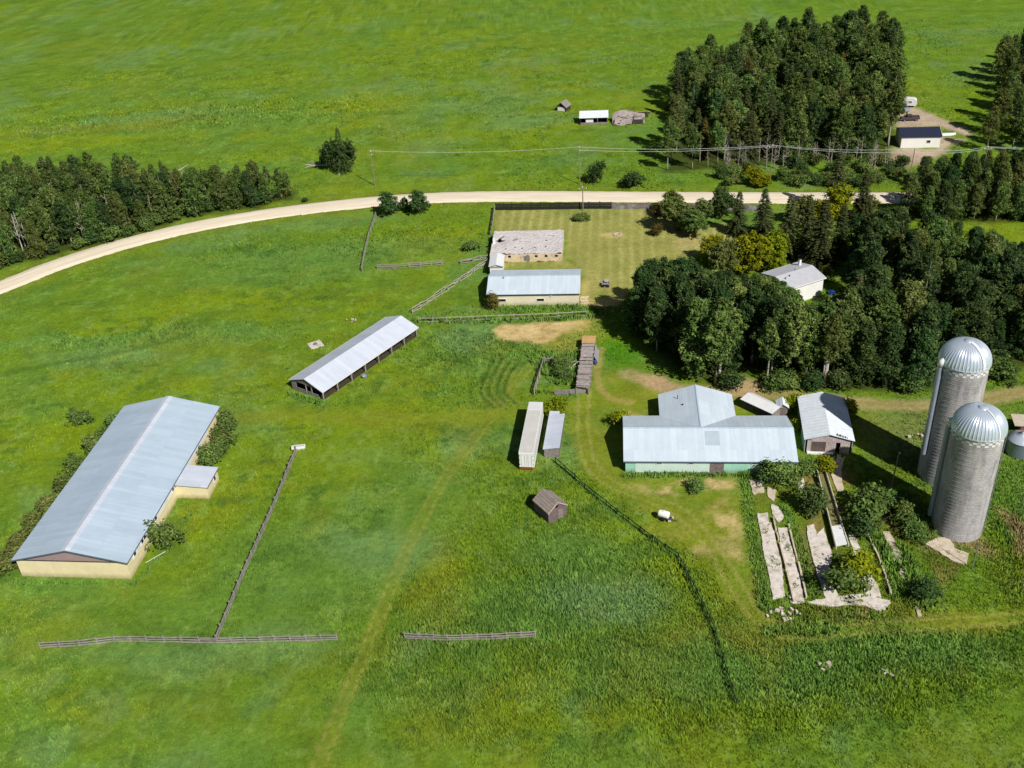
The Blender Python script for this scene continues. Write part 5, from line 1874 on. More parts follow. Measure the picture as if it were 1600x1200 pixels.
    # power poles and wires
    def pole(px, py, h, label, arm=True, lean=0.0):
        x, y = at(px, py)
        r = thing('power_pole', label, 'power pole', (x, y, 0), 0)
        add('shaft', MB().tube([(0, 0, -.3), (lean, 0, h)], [.16, .11], 8), pole_m, r)
        tops = [(x + lean, y, h + .12)]
        if arm:
            add('crossarm', MB().box(lean, -.12, h - .5, 2.2, .12, .14), pole_m, r)
            for sx in (-1, 1):
                add('insulator', MB().tube([(lean + sx * .95, -.12, h - .43), (lean + sx * .95, -.12, h - .18)], [.08, .1], 8), insul, r)
            tops.append((x + lean + .95, y - .12, h - .16))
        else:
            add('bracket', MB().box(lean + .2, 0, h - .9, .4, .1, .1), insul, r)
            tops.append((x + lean + .35, y, h - .85))
        add('insulator', MB().tube([(lean, 0, h), (lean, 0, h + .3)], [.12, .1], 8), insul, r)
        return tops
    T = [pole(586, 290, 10.3, 'leftmost power pole, slim and pale-topped, beyond the road near the lone tree', False),
         pole(906, 288, 10.8, 'tall power pole across the gravel road, behind the pole at the dark board fence', False),
         pole(1203, 283, 10.2, 'power pole before the grey undergrowth of the far right wood', True),
         pole(1418, 292, 10.6, 'power pole in front of the brown earth below the navy-roofed garage', False, .4),
         pole(1530, 290, 10.6, 'power pole rising from the trees at the right edge', True, .3),
         ]
    x, y = at(1830, 285)
    T.append([(x, y, 10.6), (x + .4, y, 9.7)])
    x, y = at(250, 300)
    pole(911, 329, 6.6, 'shorter pole with crossarm on the lawn side of the road at the dark board fence', True)
    for k, nm in ((0, 'upper overhead wire along the road'), (1, 'lower overhead wire along the road')):
        mb = MB()
        for a, b in zip(T[:-1], T[1:]):
            if k == 1 and a is T[0]:
                continue
            p, q = Vector(a[k]), Vector(b[k])
            pts = []
            for i in range(13):
                t = i / 12
                w = p.lerp(q, t)
                w.z -= 4 * .9 * t * (1 - t)
                pts.append(w)
            mb.tube(pts, .04, 5)
        o = add('overhead_wire', mb, wire_m)
        tag(o, nm + ' strung between the power poles', 'wire')
    # dead fallen tree beside the lone tree, and the bleached snag over the left wood
    x, y = at(488, 262)
    x += 3
    d = MB().tube([(2.0, 0, .5), (0, .2, .5), (-5, .6, .9)], [.3, .22, .06], 7)
    d.tube([(0, .2, .5), (-3.4, -1.2, 1.0), (-5, -1.6, .7)], [.16, .1, .03], 6)
    d.tube([(1.5, .2, .5), (-2, 1.8, 1.4), (-4, 2.4, 1.2)], [.16, .09, .03], 6)
    d.tube([(-1.5, -.4, .8), (-3, -.2, 1.8)], [.08, .02], 5)
    o = add('fallen_tree', d, bark_white)
    o.location = (x, y, 0)
    tag(o, 'bleached fallen tree trunk lying left of the lone field tree', 'dead tree')
    x, y = at(280, 303)
    d = MB().tube([(0, 0, 0), (.3, 0, 4), (1.4, 0, 7)], [.2, .16, .1], 7).tube([(-1.6, 0, 5.6), (1.4, 0, 7.1), (4.6, 0, 8.7)], [.08, .18, .05], 7)
    o = add('broken_snag', d, bark_white)
    o.location = (x, y, 0)
    tag(o, 'broken bleached tree snag poking above the back of the left wood', 'dead tree')


# ================================================================== TREES
class LC:
    """leaf cloud: many small leaf quads gathered in clumps"""

    def __init__(self, seed):
        self.g = np.random.default_rng(seed)
        self.v, self.t = [], []

    def clump(self, c, r, n, size, tint, flat=.35, up=.5):
        g = self.g
        d = g.normal(0, 1, (n, 3))
        d[:, 2] = d[:, 2] * .8 + up * .5
        d /= np.linalg.norm(d, axis=1, keepdims=True)
        p = np.array(c) + d * r * g.uniform(.55, 1.05, (n, 1))
        nr = d * .8 + g.normal(0, .45, (n, 3)) + np.array([0, 0, up])
        nr /= np.linalg.norm(nr, axis=1, keepdims=True)
        a = np.cross(nr, g.normal(0, 1, (n, 3)))
        a /= np.linalg.norm(a, axis=1, keepdims=True) + 1e-9
        b = np.cross(nr, a)
        s = size * g.uniform(.6, 1.3, (n, 1))
        q = np.stack([p - a * s, p - b * s * .62, p + a * s, p + b * s * .62], 1)
        self.v.append(q)
        self.t.append(np.clip(tint + g.normal(0, .1, n) + .25 * d[:, 2], 0, 1))  # leaves on top of a clump lighter: light from above put into the tint

    def blade(self, p, q, w, tint):
        p, q = np.array(p), np.array(q)
        d = q - p
        s = np.cross(d, [0, 0, 1.0])
        s = s / (np.linalg.norm(s) + 1e-9) * w
        self.v.append(np.array([[p - s * .5, q - s, q + s, p + s * .5]]))
        self.t.append(np.array([tint]))

    def mesh(self, name):
        v = np.concatenate(self.v)
        t = np.concatenate(self.t)
        me = bpy.data.meshes.new(name)
        fill_mesh(me, v.reshape(-1, 3), np.arange(len(v) * 4).reshape(-1, 4))
        a = me.attributes.new('tint', 'FLOAT', 'FACE')
        a.data.foreach_set('value', t.astype(np.float32))
        me.materials.append(None)
        return me


def trunk_mesh(h, r, seed, limbs=7, lo=.35, spread=2.2, k=7, fork=False):
    g = random.Random(seed)
    mb = MB()
    pts, rad = [], []
    bx, by = g.uniform(-.05, .05), g.uniform(-.05, .05)
    for i in range(7):
        t = i / 6
        pts.append((bx * h * t * t + .06 * math.sin(t * 7 + seed), by * h * t * t + .06 * math.cos(t * 6), -.3 + (h + .3) * t))
        rad.append(r * (1 - .88 * t) * (1.25 if i == 0 else 1))
    mb.tube(pts, rad, k)
    for i in range(limbs):
        t = lo + (1 - lo) * (i + .3) / limbs * .85
        a = g.uniform(0, 6.28)
        p = Vector(pts[0]).lerp(Vector(pts[-1]), t)
        l = spread * (1.15 - t) * g.uniform(.8, 1.3) + .5
        q = p + Vector((math.cos(a) * l, math.sin(a) * l, l * g.uniform(.5, 1.0)))
        m = p.lerp(q, .5) + Vector((0, 0, -.12 * l))
        rr = r * (1 - t) * .5 + .02
        mb.tube([p, m, q], [rr, rr * .6, rr * .2], 5)
    me = mb.mesh('trunk')
    me.shade_smooth()
    me.materials.append(None)
    return me


def crown_aspen(seed, h=16, lo=.36, R0=2.6, n=170, leaf=.23, per=26):
    L = LC(seed)
    g = L.g
    ph, kx, ky = g.uniform(0, 6.28), g.uniform(-.9, .9), g.uniform(-.9, .9)
    for i in range(n):
        t = g.uniform(0, 1) ** .85
        rr = R0 * (math.sin(math.pi * min(1, .14 + .8 * t)) ** .75) * (1.12 - .42 * t) * (1 + .2 * math.sin(t * 9 + ph))
        a = g.uniform(0, 6.28)
        lob = 1 + .28 * math.sin(a * 3 + seed) + .16 * math.sin(t * 15 + a * 2)
        d = rr * math.sqrt(g.uniform(.12, 1)) * lob
        z = h * (lo + (1 - lo) * t)
        L.clump((d * math.cos(a) + kx * t, d * math.sin(a) + ky * t, z), g.uniform(.35, .95), per, leaf, g.uniform(0, .85) * (.5 + .5 * d / (rr + .01)), up=.6)  # inner clumps darker: shade inside the crown put into the tint
    return L.mesh('crown')


def crown_round(seed, h=9, R0=4, n=190, leaf=.24, per=26, lo=.12, sq=1.0):
    L = LC(seed)
    g = L.g
    subs = [(g.uniform(-.5, .5) * R0, g.uniform(-.5, .5) * R0, h * (.25 + .075 * q_), R0 * g.uniform(.45, .72)) for q_ in range(7)]
    for i in range(n):
        s = subs[i % 7]
        d = g.normal(0, 1, 3)
        d[2] = abs(d[2]) * 1.0 - .25
        d /= np.linalg.norm(d)
        q = s[3] * g.uniform(.65, 1.05)
        p = (s[0] + d[0] * q, s[1] + d[1] * q, max(h * lo, s[2] + d[2] * q * (h / R0 * .42) * sq))
        L.clump(p, g.uniform(.35, .8), per, leaf, g.uniform(.15, .85), up=.6)
    return L.mesh('crown')


def crown_spruce(seed, h=14, R0=2.7, lo=.06, dens=1.0):
    L = LC(seed)
    g = L.g
    z = h * lo
    while z < h * .985:
        t = (z / h - lo) / (1 - lo)
        rr = R0 * (1 - t) ** .85 + .12
        nb = max(4, int((9 + 5 * (1 - t)) * dens))
        for b in range(nb):
            a = g.uniform(0, 6.28)
            l = rr * g.uniform(.75, 1.18)
            p0 = np.array([0, 0, z])
            tip = np.array([l * math.cos(a), l * math.sin(a), z - l * g.uniform(.28, .55) + .1])
            m = max(2, int(l / .32))
            for k in range(m):
                u = (k + .7) / m
                c = p0 + (tip - p0) * u
                c[2] += .25 * l * u * (1 - u)
                s = .34 * (1.1 - .45 * u)
                for sd in (-1, 0, 1):
                    an = a + sd * .85
                    e = c + np.array([math.cos(an) * s * 1.3, math.sin(an) * s * 1.3, -s * .55])
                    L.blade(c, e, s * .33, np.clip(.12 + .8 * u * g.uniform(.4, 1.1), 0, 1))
        z += h * .028 * (1 + .4 * (1 - t))
    for k in range(10):
        L.blade((0, 0, h - .9 + k * .09), (.18 * math.cos(k * 2), .18 * math.sin(k * 2), h - .6 + k * .09), .08, .6)
    return L.mesh('crown')


P_ASPEN = [(trunk_mesh(15.2, .21, 1, 7, .4, 3), crown_aspen(1, lo=.24, R0=3.3, n=250)), (trunk_mesh(15.2, .26, 2, 7, .45), crown_aspen(2, lo=.34, R0=2.8, n=190)),
           (trunk_mesh(15.2, .23, 3, 8, .35, 3.2), crown_aspen(3, lo=.2, R0=3.9, n=310)), (trunk_mesh(15.2, .2, 4, 7, .4, 3), crown_aspen(4, lo=.26, R0=3.1, n=240, leaf=.2)),
           (trunk_mesh(15.2, .22, 5, 7, .25, 3.2), crown_aspen(5, lo=.04, R0=3.7, n=340)), (trunk_mesh(15.2, .28, 6, 9, .45, 2.4), crown_aspen(6, lo=.42, R0=2.6, n=150))]
P_ROUND = [(trunk_mesh(7, .26, 11, 9, .12, 4.0), crown_round(11, n=300, lo=.05)), (trunk_mesh(7, .24, 12, 9, .12, 4.0), crown_round(12, R0=3.7, n=290, lo=.04)), (trunk_mesh(7, .24, 13, 9, .12, 3.6), crown_round(13, h=9, R0=3.5, n=310, leaf=.22, sq=1.15, lo=.05))]
P_SPRUCE = [(trunk_mesh(13.8, .2, 21, 4, .2, 1.2), crown_spruce(21)), (trunk_mesh(13.8, .2, 22, 4, .2, 1.2), crown_spruce(22, R0=2.3)), (trunk_mesh(13.8, .18, 23, 4, .2, 1.2), crown_spruce(23, R0=3.1, dens=1.1))]
P_BUSH = [(trunk_mesh(1.3, .08, 31, 8, .1, 1.2, 5), crown_round(31, h=2.2, R0=1.5, n=70, leaf=.15, per=22, lo=.06)), (trunk_mesh(1.3, .08, 32, 8, .1, 1.2, 5), crown_round(32, h=2.0, R0=1.3, n=65, leaf=.14, per=22, lo=.05)),
          (trunk_mesh(1.3, .08, 33, 8, .1, 1.2, 5), crown_round(33, h=2.5, R0=1.2, n=70, leaf=.15, per=22, lo=.05, sq=1.3))]
P_BARE = [trunk_mesh(11, .24, 41, 26, .3, 1.6, 6), trunk_mesh(11, .22, 42, 22, .35, 1.4, 6)]


def plant(name, cat, proto, x, y, s, label, group, leaf, bark, sz=None, rz=None):
    r = thing(name, label, cat, (x, y, 0), random.uniform(0, 6.28) if rz is None else rz, group)
    sz = sz or s
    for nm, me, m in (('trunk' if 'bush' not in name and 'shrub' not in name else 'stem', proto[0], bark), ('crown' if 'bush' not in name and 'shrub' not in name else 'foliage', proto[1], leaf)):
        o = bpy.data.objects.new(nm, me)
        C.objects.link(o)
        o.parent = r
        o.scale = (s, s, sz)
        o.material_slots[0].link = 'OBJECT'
        o.material_slots[0].material = m
    return r


TREE_XY = []


def scatter(poly, dmin, n_try, seed, avoid=()):
    P = wpts(poly)
    X = [p[0] for p in P]
    Y = [p[1] for p in P]
    g = np.random.default_rng(seed)
    x = g.uniform(min(X), max(X), n_try)
    y = g.uniform(min(Y), max(Y), n_try)
    k = inside(x, y, P)
    o = []
    wr = wpts(ROAD)
    for a, b in zip(x[k], y[k]):
        if any((a - c) ** 2 + (b - d) ** 2 < dmin * dmin for c, d in o):
            continue
        if any((a - c) ** 2 + (b - d) ** 2 < rr * rr for c, d, rr in avoid):
            continue
        if seg_dist(np.array([a]), np.array([b]), wr)[0] < 6.5:
            continue
        o.append((a, b))
    d = [seg_dist(np.array([a]), np.array([b]), P + P[:1])[0] for a, b in o]
    return [(a, b, q) for (a, b), q in zip(o, d)]


def px_of(x, y, z):
    f = _c * y + _s * (CAM_H - z)
    u, v = x / f, (-_s * y + _c * (CAM_H - z)) / f
    return 800 + F_PX * (u * _cr - v * _sr), 600 + F_PX * (u * _sr + v * _cr)


def cap_height(x, y, s, h0, skyline, rr):
    """keep a tree under the surveyed top line of its wood"""
    while s > .15:
        a, b = px_of(x, y, s * h0)
        lim = np.interp(a, [p[0] for p in skyline], [p[1] for p in skyline])
        if b >= lim + (rr.random() * 9 - 3):
            break
        s *= .95
    return s


def build_trees():
    rr = random.Random(5)
    house = (63.6, 204.3, 7.0)
    # left roadside wood
    g = 'trees of the left roadside wood'
    wf = wpts([(-220, 490), (0, 426), (160, 388), (290, 346), (462, 313)])
    sky_l = [(-200, 238), (0, 236), (120, 240), (205, 236), (238, 256), (262, 262), (300, 264), (330, 256), (395, 252), (440, 266), (468, 296)]
    for x, y, d in scatter(WOOD_LEFT, 3.5, 7000, 1):
        df = seg_dist(np.array([x]), np.array([y]), wf)[0]
        if df < 7:
            lab, k = 'leafy aspen in the front row of the left roadside wood, facing the gravel road', rr.choice([4, 4, 4, 2, 0])
            s = rr.uniform(.58, .84)
        else:
            lab, k = 'tall aspen deeper inside the left roadside wood', rr.choice([0, 1, 5, 3, 5, 1])
            s = rr.uniform(.6, .85)
        if x < -150:
            continue
        s = cap_height(x, y, s * rr.choice([.8, 1, 1, 1.12]), 16, sky_l, rr)
        m = rr.choice([leaf_aspen, leaf_aspen, leaf_aspen, leaf_dark, leaf_olive])
        plant('aspen_tree', 'tree', P_ASPEN[k], x, y, s * rr.uniform(.85, 1.15), lab, g, m, bark_pale, s)
    for px, py in ((0, 428), (30, 420), (58, 414), (88, 408), (118, 400), (146, 393), (172, 388), (198, 380), (226, 372), (250, 362), (272, 354), (300, 346), (330, 341), (362, 336), (396, 331), (425, 325), (452, 317)):
        x, y = at(px + rr.uniform(-6, 6), py - 11)
        s = rr.uniform(1.2, 2.0)
        plant('roadside_bush', 'bush', P_BUSH[rr.randrange(3)], x, y, s, 'leafy bush skirting the left roadside wood along the gravel road', 'bushes skirting the left wood', rr.choice([leaf_aspen, leaf_dark, leaf_olive]), bark_dark)
    x, y = at(264, 312)
    plant('spruce_tree', 'spruce', P_SPRUCE[1], x, y, .85, 'single dark spruce spire at the back of the left roadside wood', None, leaf_spruce, bark_dark)
    for i in range(30):
        px = rr.uniform(10, 300)
        py = np.interp(px, [0, 160, 300], [419, 381, 338]) - rr.uniform(6, 34)
        x, y = at(px, py)
        r = thing('bare_tree', 'pale leafless stem showing in the front of the left roadside wood', 'dead tree', (x, y, 0), rr.uniform(0, 6), 'pale bare stems in the left wood')
        o = bpy.data.objects.new('trunk', P_BARE[i % 2])
        C.objects.link(o)
        o.parent = r
        s = rr.uniform(.7, 1.0)
        o.scale = (s * .8, s * .8, s)
        o.material_slots[0].link = 'OBJECT'
        o.material_slots[0].material = bark_white
    # wood in front of and beside the house
    g = 'trees of the wood around the white house'
    ff = wpts([(1000, 520), (1060, 575), (1110, 602), (1142, 598), (1200, 606), (1342, 604)])
    sky_h = [(990, 440), (1003, 410), (1040, 404), (1085, 406), (1110, 418), (1150, 424), (1178, 426), (1190, 430), (1215, 440), (1238, 454), (1256, 474), (1284, 470), (1300, 458), (1345, 446)]
    for x, y, d in scatter(WOOD_HOUSE, 3.7, 7000, 2, (house,)):
        df = seg_dist(np.array([x]), np.array([y]), ff)[0]
        s = cap_height(x, y, rr.uniform(.82, 1.08), 16, sky_h, rr)
        if s < .16:
            continue
        k = rr.choice([4, 4, 2, 0, 1] if x < 44 else [5, 5, 1, 0, 4]) if df < 5 else rr.choice([0, 1, 2, 3, 5])
        lab = 'dark leafy aspen at the front edge of the wood before the white house' if df < 4 else 'aspen inside the wood before the white house'
        m = rr.choice([leaf_dark, leaf_dark, leaf_aspen]) if x < 52 else rr.choice([leaf_aspen, leaf_olive, leaf_olive, leaf_aspen])
        plant('aspen_tree', 'tree', P_ASPEN[k], x, y, max(s, .5) * rr.uniform(.9, 1.1), lab, g, m, bark_pale, s)
    for px, py in ((1186, 486), (1200, 492), (1214, 500), (1228, 506), (1243, 512), (1206, 512), (1222, 520), (1210, 484), (1196, 480), (1232, 494)):
        x, y = at(px, py)
        s = cap_height(x, y, 1.0, 15.5, sky_h, rr)
        plant('aspen_tree', 'tree', P_ASPEN[rr.choice([0, 3, 1])], x, y, max(.55, s), 'aspen standing close before the left wall of the white house', 'aspens before the white house wall', leaf_dark, bark_pale, s)
    for px, py, s in ((1124, 592, 1.12), (1132, 588, 1.0), (1258, 596, .95), (1286, 590, 1.0), (1290, 598, .95), (1108, 560, .9)):
        x, y = at(px, py)
        plant('birch_tree', 'birch', P_ASPEN[5], x, y, s, 'white-trunked birch with bare lower stem at the front of the house wood', 'white-trunked birches', leaf_aspen, bark_white)
    # big wood behind the silos
    g = 'trees of the big wood behind the silos'
    fs = wpts([(1342, 606), (1440, 608), (1530, 592), (1660, 560)])
    sky_s = [(1300, 420), (1318, 372), (1345, 338), (1400, 320), (1450, 330), (1500, 344), (1540, 358), (1580, 378), (1640, 392), (1700, 400)]
    for x, y, d in scatter(WOOD_SILO, 4.4, 7000, 3, (house,)):
        df = seg_dist(np.array([x]), np.array([y]), fs)[0]
        s = cap_height(x, y, rr.uniform(.55, 1.02), 16, sky_s, rr)
        k = rr.choice([4, 4, 2]) if df < 5 else rr.choice([0, 2, 3, 4, 2])
        lab = 'dark leafy poplar along the dirt drive, front row of the big wood behind silos' if df < 5 else 'dark poplar in the dense big wood behind the silos'
        m = rr.choice([leaf_dark, leaf_dark, leaf_dark, leaf_dark, leaf_aspen, leaf_olive])
        plant('poplar_tree', 'tree', P_ASPEN[k], x, y, s * rr.uniform(.95, 1.2), lab, g, m, bark_pale, s)
    # far wood across the road
    g = 'trees of the far wood across the road'
    fb = wpts([(1042, 268), (1120, 264), (1290, 250), (1388, 240)])
    for x, y, d in scatter(WOOD_BACK, 5.6, 6000, 4):
        df = seg_dist(np.array([x]), np.array([y]), fb)[0]
        sp = rr.random() < (.5 if x < 62 else .14)
        s = rr.uniform(.62, 1.12)
        if sp:
            plant('spruce_tree', 'spruce', P_SPRUCE[rr.randrange(3)], x, y, s * 1.25, 'dark spruce in the far wood across the gravel road', g, rr.choice([leaf_spruce, leaf_spruce, leaf_brown if rr.random() < .6 else leaf_spruce]), bark_dark, s * 1.08)
        else:
            lab = 'bare-stemmed aspen on the front edge of the far wood across the road' if df < 6 else 'aspen inside the far wood across the road'
            plant('aspen_tree', 'tree', P_ASPEN[rr.choice([5, 1, 4]) if df < 8 else rr.choice([0, 1, 3, 2])], x, y, s * 1.1, lab, g, rr.choice([leaf_aspen, leaf_dark, leaf_olive, leaf_aspen]), bark_pale, s)
    for i in range(46):
        px, py = rr.uniform(1085, 1400), rr.uniform(246, 270)
        x, y = at(px, py)
        r = thing('bare_tree', 'thin leafless grey tree in the undergrowth before the far wood', 'dead tree', (x, y, 0), rr.uniform(0, 6), 'leafless trees before the far wood')
        o = bpy.data.objects.new('trunk', P_BARE[i % 2])
        C.objects.link(o)
        o.parent = r
        s = rr.uniform(.5, .85)
        o.scale = (s, s, s)
        o.material_slots[0].link = 'OBJECT'
        o.material_slots[0].material = bark_pale
    for i in range(46):
        px, py = rr.uniform(1110, 1410), rr.uniform(256, 292)
        x, y = at(px, py)
        s = rr.uniform(.8, 1.7)
        plant('roadside_bush', 'bush', P_BUSH[i % 3], x, y, s, 'low green bush in the undergrowth between gravel road and far wood', 'undergrowth bushes before the far wood', rr.choice([leaf_aspen, leaf_olive, leaf_dark]), bark_dark)
    # right-hand belts
    for x, y, d in scatter(WOOD_RIGHT, 3.3, 6000, 5):
        s = cap_height(x, y, rr.uniform(.55, .85), 16, [(1400, 300), (1425, 268), (1450, 244), (1500, 238), (1560, 236), (1700, 232)], rr)
        plant('poplar_tree', 'tree', P_ASPEN[rr.choice([4, 4, 2, 0])], x, y, max(s, .4), 'olive green tree in the belt where the road leaves the right edge', 'trees of the right roadside belt', rr.choice([leaf_aspen, leaf_olive, leaf_aspen, leaf_dark]), bark_pale)
    for x, y, d in scatter(WOOD_CORNER, 6.5, 3000, 6):
        plant('poplar_tree', 'tree', P_ASPEN[rr.choice([0, 2, 4, 3])], x, y, rr.uniform(.7, 1.0), 'tree in the clump at the top right corner beyond the driveway', 'trees of the top right clump', rr.choice([leaf_aspen, leaf_dark, leaf_olive]), bark_pale)
    # spruces of the farmyard
    for px, py, s, lab in ((1152, 366, .82, 'leftmost small spruce behind the willow'), (1191, 368, .9, 'spruce standing second from left behind the yellow-green trees'), (1228, 402, 1.12, 'big drooping spruce right of the yellow-green trees'),
                           (1279, 416, 1.2, 'large pale-tipped spruce just behind the white house'), (1303, 330, 1.15, 'tall spruce whose tip crosses the gravel road'), (1344, 352, 1.0, 'slim spruce right of the tall spruce by the road'),
                           (1258, 392, 1.0, 'dark spruce between two larger spruces behind the white house'), (1330, 520, 1.0, 'spruce right of the white house with drooping grey tip'), (1310, 400, .95, 'dark spruce at the left edge of the big wood'),
                           (1412, 470, 1.15, 'pale-topped spruce rising inside the big wood')):
        x, y = at(px, py)
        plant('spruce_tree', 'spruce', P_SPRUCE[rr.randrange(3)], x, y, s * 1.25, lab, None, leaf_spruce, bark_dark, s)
    # individual broadleaf trees
    for px, py, s, sz, lf, lab in (
        (1128, 430, 1.05, 1.05, leaf_olive, 'left of the yellow-green broadleaf trees above the house wood'),
        (1166, 428, 1.3, 1.2, leaf_yellow, 'bright yellow-green broadleaf tree in the middle, left of the white house'),
        (1203, 424, 1.1, 1.1, leaf_yellow, 'yellow-green broadleaf tree closest to the white house roof'),
        (1112, 408, .85, .8, leaf_yellow, 'small yellow-green tree at the edge of the mown lawn'),
        (1300, 350, 1.1, 1.15, leaf_yellow, 'yellow-green tree among the spruces near the road'),
        (1250, 352, .95, .9, leaf_olive, 'olive broadleaf tree by the road among the spruces'),
        (1126, 340, 1.0, .95, leaf_dark, 'dark round tree beside the gravel road, right of the willow'),
        (1100, 345, .7, .7, leaf_olive, 'small olive tree between willow and dark round tree'),
        (1058, 360, 1.15, 1.0, leaf_olive, 'sprawling willow at the right edge of the mown lawn'),
        (1086, 368, 1.0, .8, leaf_aspen, 'lower right half of the sprawling willow clump'),
        (1046, 338, .85, .85, leaf_olive, 'pale upper willow leaning over the faded fence'),
        (521, 266, .82, 1.1, leaf_dark, 'left bushy stem of the lone field tree beside the fallen trunk'),
        (546, 264, .85, 1.05, leaf_dark, 'right bushy stem of the lone field tree'),
        (612, 336, .82, .74, leaf_dark, 'left of the two round roadside trees at the paddock corner'),
        (658, 334, .78, .74, leaf_dark, 'right of the two round roadside trees at the paddock corner'),
        (633, 331, .4, .45, leaf_dark, 'small sapling between the two round roadside trees'),
        (1345, 345, .9, .8, leaf_olive, 'olive tree at the roadside right of the tall spruce'),
        (1180, 290, .85, .55, leaf_yellow, 'yellow-green bush tree across the road under the power pole'),
        (1290, 440, .35, .45, leaf_yellow, 'small flowering pale yellow tree at the corner of the white house'),
    ):
        x, y = at(px, py)
        plant('broadleaf_tree', 'tree', P_ROUND[rr.randrange(3)], x, y, s, lab, None, lf, bark_dark, sz)
    x, y = at(536, 268)
    plant('spruce_tree', 'spruce', P_SPRUCE[2], x, y, 1.0, 'spiky central top of the lone field tree', None, leaf_dark, bark_dark, .98)
    # bushes
    for px, py, s, sz, lf, lab in (
        (262, 846, 1.7, 1.7, leaf_aspen, 'round green bush on the grass beside the riding barn'),
        (357, 672, 1.7, 1.5, leaf_aspen, 'farthest green bush against the right side of the riding barn'),
        (350, 694, 1.7, 1.4, leaf_aspen, 'middle green bush against the right side of the riding barn'),
        (330, 724, 1.8, 1.4, leaf_aspen, 'green bush against the riding barn just above its annex'),
        (345, 710, 1.4, 1.2, leaf_aspen, 'green bush between the middle bush and the annex of the riding barn'),
        (130, 657, 1.4, 1.0, leaf_aspen, 'low green bush alone in the grass left of the riding barn'),
        (182, 664, 1.4, 1.0, leaf_aspen, 'topmost bush along the left wall of the riding barn'),
        (150, 706, 1.6, 1.3, leaf_aspen, 'second bush along the left wall of the riding barn'),
        (128, 736, 1.6, 1.2, leaf_aspen, 'third bush along the left wall of the riding barn'),
        (104, 768, 1.6, 1.2, leaf_olive, 'fourth bush along the left wall of the riding barn'),
        (81, 798, 1.7, 1.2, leaf_olive, 'fifth bush along the left wall of the riding barn'),
        (57, 829, 1.7, 1.2, leaf_olive, 'sixth bush along the left wall of the riding barn'),
        (36, 856, 1.6, 1.2, leaf_olive, 'seventh bush along the left wall of the riding barn'),
        (166, 686, 1.4, 1.1, leaf_aspen, 'bush just below the topmost one along the left wall of the riding barn'),
        (12, 886, 1.9, 1.4, leaf_olive, 'olive bush at the front left corner of the riding barn'),
        (770, 482, 1.3, 1.5, leaf_brown, 'dry brownish bush at the left front corner of the cream barn'),
        (866, 645, 1.6, 1.4, leaf_yellow, 'yellow-green bush behind the lean-to shed and semi-trailer'),
        (968, 660, 1.3, 1.2, leaf_yellow, 'yellow bush at the back left corner of the green barn'),
        (1236, 640, 1.2, 1.6, leaf_yellow, 'yellow bush between the tiny board shed and the old shed'),
        (1248, 672, 1.0, 1.1, leaf_yellow, 'small yellow bush in the gap left of the old shed'),
        (1325, 652, 1.4, 1.5, leaf_yellow, 'yellow bush behind the right side of the old shed'),
        (1288, 736, 1.5, 1.1, leaf_yellow, 'yellow-green bush at the upper end of the feed bunk'),
        (1258, 738, 1.3, 1.2, leaf_aspen, 'green bush at the front left corner of the old shed'),
        (1200, 752, 1.5, 1.5, leaf_dark, 'dark bush against the front of the green barn near its right end'),
        (1222, 748, 1.7, 1.6, leaf_aspen, 'green bush at the right end of the green barn front'),
        (1240, 756, 1.1, 1.0, leaf_aspen, 'small bush below the right corner of the green barn'),
        (1268, 798, 1.9, 1.8, leaf_dark, 'dark bush left of the feed bunk'),
        (1352, 812, 2.2, 2.6, leaf_aspen, 'tall upright bush in the concrete yard right of the feed bunk'),
        (1368, 796, 1.6, 2.0, leaf_aspen, 'bush right behind the tall upright bush in the concrete yard'),
        (1344, 838, 1.5, 1.5, leaf_dark, 'lower bush under the tall upright bush in the concrete yard'),
        (1318, 915, 2.1, 1.9, leaf_aspen, 'green left half of the two-coloured bush at the bottom of the concrete yard'),
        (1334, 898, 1.9, 1.9, leaf_yellow, 'yellow right half of the two-coloured bush at the bottom of the concrete yard'),
        (1440, 930, 1.5, 1.2, leaf_dark, 'dark bush in the weeds left of the steel post'),
        (1410, 815, 1.6, 1.3, leaf_aspen, 'bush on the weedy edge of the silo shadow'),
        (1430, 838, 1.3, 1.1, leaf_aspen, 'small bush at the weedy edge below the silo shadow'),
        (930, 286, 1.6, 2.6, leaf_dark, 'small upright dark tree-like bush across the road'),
        (986, 291, 2.2, 1.9, leaf_dark, 'round dark bush across the road, right of the upright one'),
        (1028, 338, 1.5, 1.6, leaf_brown, 'brownish bush at the faded end of the board fence'),
        (1026, 368, 1.2, 1.2, leaf_brown, 'small brown bush alone on the mown lawn'),
        (908, 343, 1.8, .6, leaf_aspen, 'low patch of green weeds at the foot of the pole on the lawn'),
        (1088, 766, 1.2, .8, leaf_aspen, 'weeds growing around the round stock tank'),
        (1140, 606, 2.0, 1.4, leaf_dark, 'bushy undergrowth at the front of the house wood behind the green barn'),
        (1215, 608, 1.8, 1.5, leaf_aspen, 'bright green shrub at the front of the house wood'),
        (1232, 606, 1.6, 1.3, leaf_aspen, 'second bright green shrub at the front of the house wood'),
        (1270, 608, 1.8, 1.4, leaf_dark, 'dark shrub at the front of the house wood, right part'),
        (1310, 606, 1.8, 1.5, leaf_dark, 'shrub where the house wood meets the big wood'),
        (1420, 612, 2.0, 1.6, leaf_aspen, 'green shrub under the front of the big wood, left of the silos'),
        (1570, 590, 2.0, 1.6, leaf_aspen, 'green shrub under the big wood right of the silos'),
        (875, 575, 1.5, 1.0, leaf_aspen, 'weedy bush inside the pen beside the cattle alley'),
        (885, 590, 1.3, .9, leaf_aspen, 'second weedy bush inside the pen beside the cattle alley'),
        (735, 388, 1.6, .8, leaf_aspen, 'weedy bush in the paddock left of the ruined building'),
        (477, 315, .7, .6, leaf_dark, 'tiny dark bush at the road verge right of the left wood'),
    ):
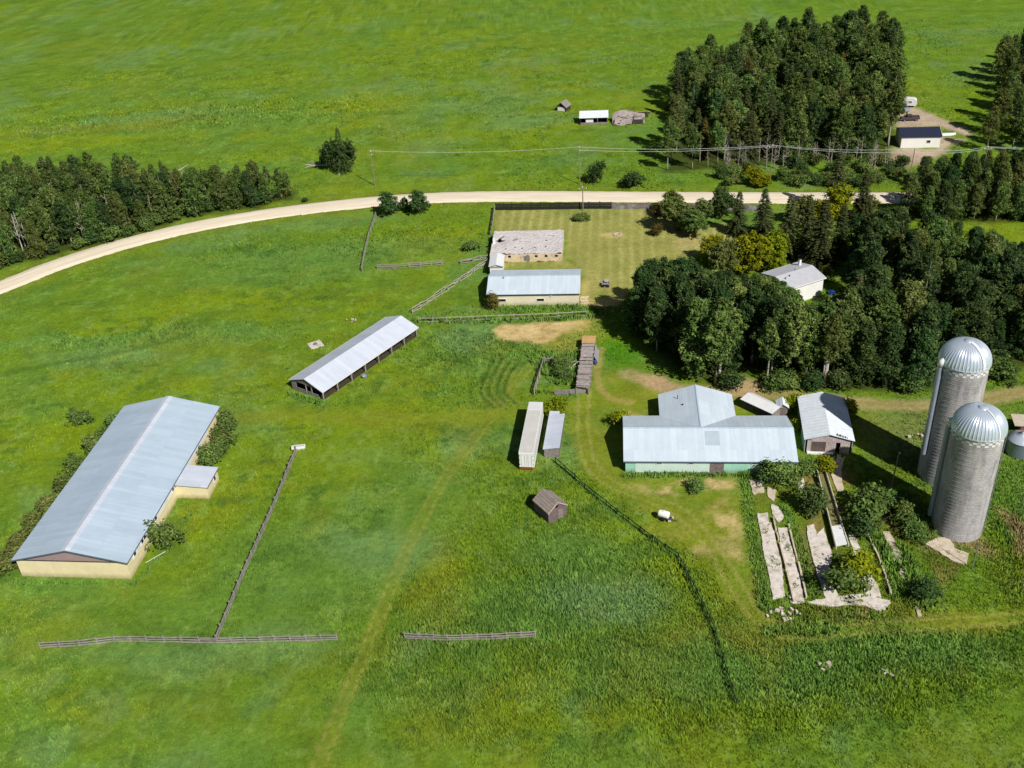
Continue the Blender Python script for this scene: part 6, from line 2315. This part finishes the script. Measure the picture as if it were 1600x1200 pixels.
        x, y = at(px, py)
        plant('green_bush', 'bush', P_BUSH[rr.randrange(3)], x, y, s, lab, None, lf, bark_dark, sz)

# ================================================================== CAMERA, LIGHT, RUN
build_arena()
build_shelter()
build_cream_barn()
build_ruin()
build_green_barn()
build_yard_sheds()
build_trailer_and_friends()
build_silos()
build_house()
build_corral()
build_fences()
build_silage_yard()
build_far()
build_trees()
build_road()
build_ground()
build_grass('meadow_grass', 150000, 72, 150, 1.0, 5, 101)
build_grass('pasture_grass', 130000, 150, 265, 1.05, 5, 102)
build_grass('far_grass', 90000, 265, 430, 1.3, 4, 103, .22)

cam = bpy.data.cameras.new('camera')
cam.sensor_fit = 'HORIZONTAL'
cam.angle = 2 * math.atan(800 / F_PX)
cam.clip_start = 1
cam.clip_end = 20000
co = bpy.data.objects.new('camera', cam)
C.objects.link(co)
Xr, Dn, Fw = Vector((1, 0, 0)), Vector((0, -_s, -_c)), Vector((0, _c, -_s))
right = Xr * _cr - Dn * _sr
down = Xr * _sr + Dn * _cr
M = Matrix((right, -down, -Fw)).transposed().to_4x4()
M.translation = (0, 0, CAM_H)
co.matrix_world = M
scene.camera = co

SUN_EL, SUN_AZ = R(43), R(146)       # azimuth clockwise from the view direction
sv = Vector((math.sin(SUN_AZ) * math.cos(SUN_EL), math.cos(SUN_AZ) * math.cos(SUN_EL), math.sin(SUN_EL)))
sl = bpy.data.lights.new('sun', 'SUN')
sl.energy = 4.9
sl.angle = R(.5)
sl.color = (1.0, .955, .88)
so = bpy.data.objects.new('sun', sl)
so.rotation_euler = sv.to_track_quat('Z', 'Y').to_euler()
C.objects.link(so)

w = bpy.data.worlds.new('World')
scene.world = w
w.use_nodes = True
nt = w.node_tree
nt.nodes.clear()
sky = nt.nodes.new('ShaderNodeTexSky')
sky.sky_type = 'NISHITA'
sky.sun_disc = False
sky.sun_elevation = SUN_EL
sky.sun_rotation = SUN_AZ
bg = nt.nodes.new('ShaderNodeBackground')
bg.inputs[1].default_value = .037
ow = nt.nodes.new('ShaderNodeOutputWorld')
nt.links.new(sky.outputs[0], bg.inputs[0])
nt.links.new(bg.outputs[0], ow.inputs[0])

scene.view_settings.view_transform = 'Standard'
scene.view_settings.look = 'None'
scene.view_settings.exposure = 0
scene.cycles.max_bounces = 4
scene.cycles.diffuse_bounces = 2
scene.cycles.use_denoising = True
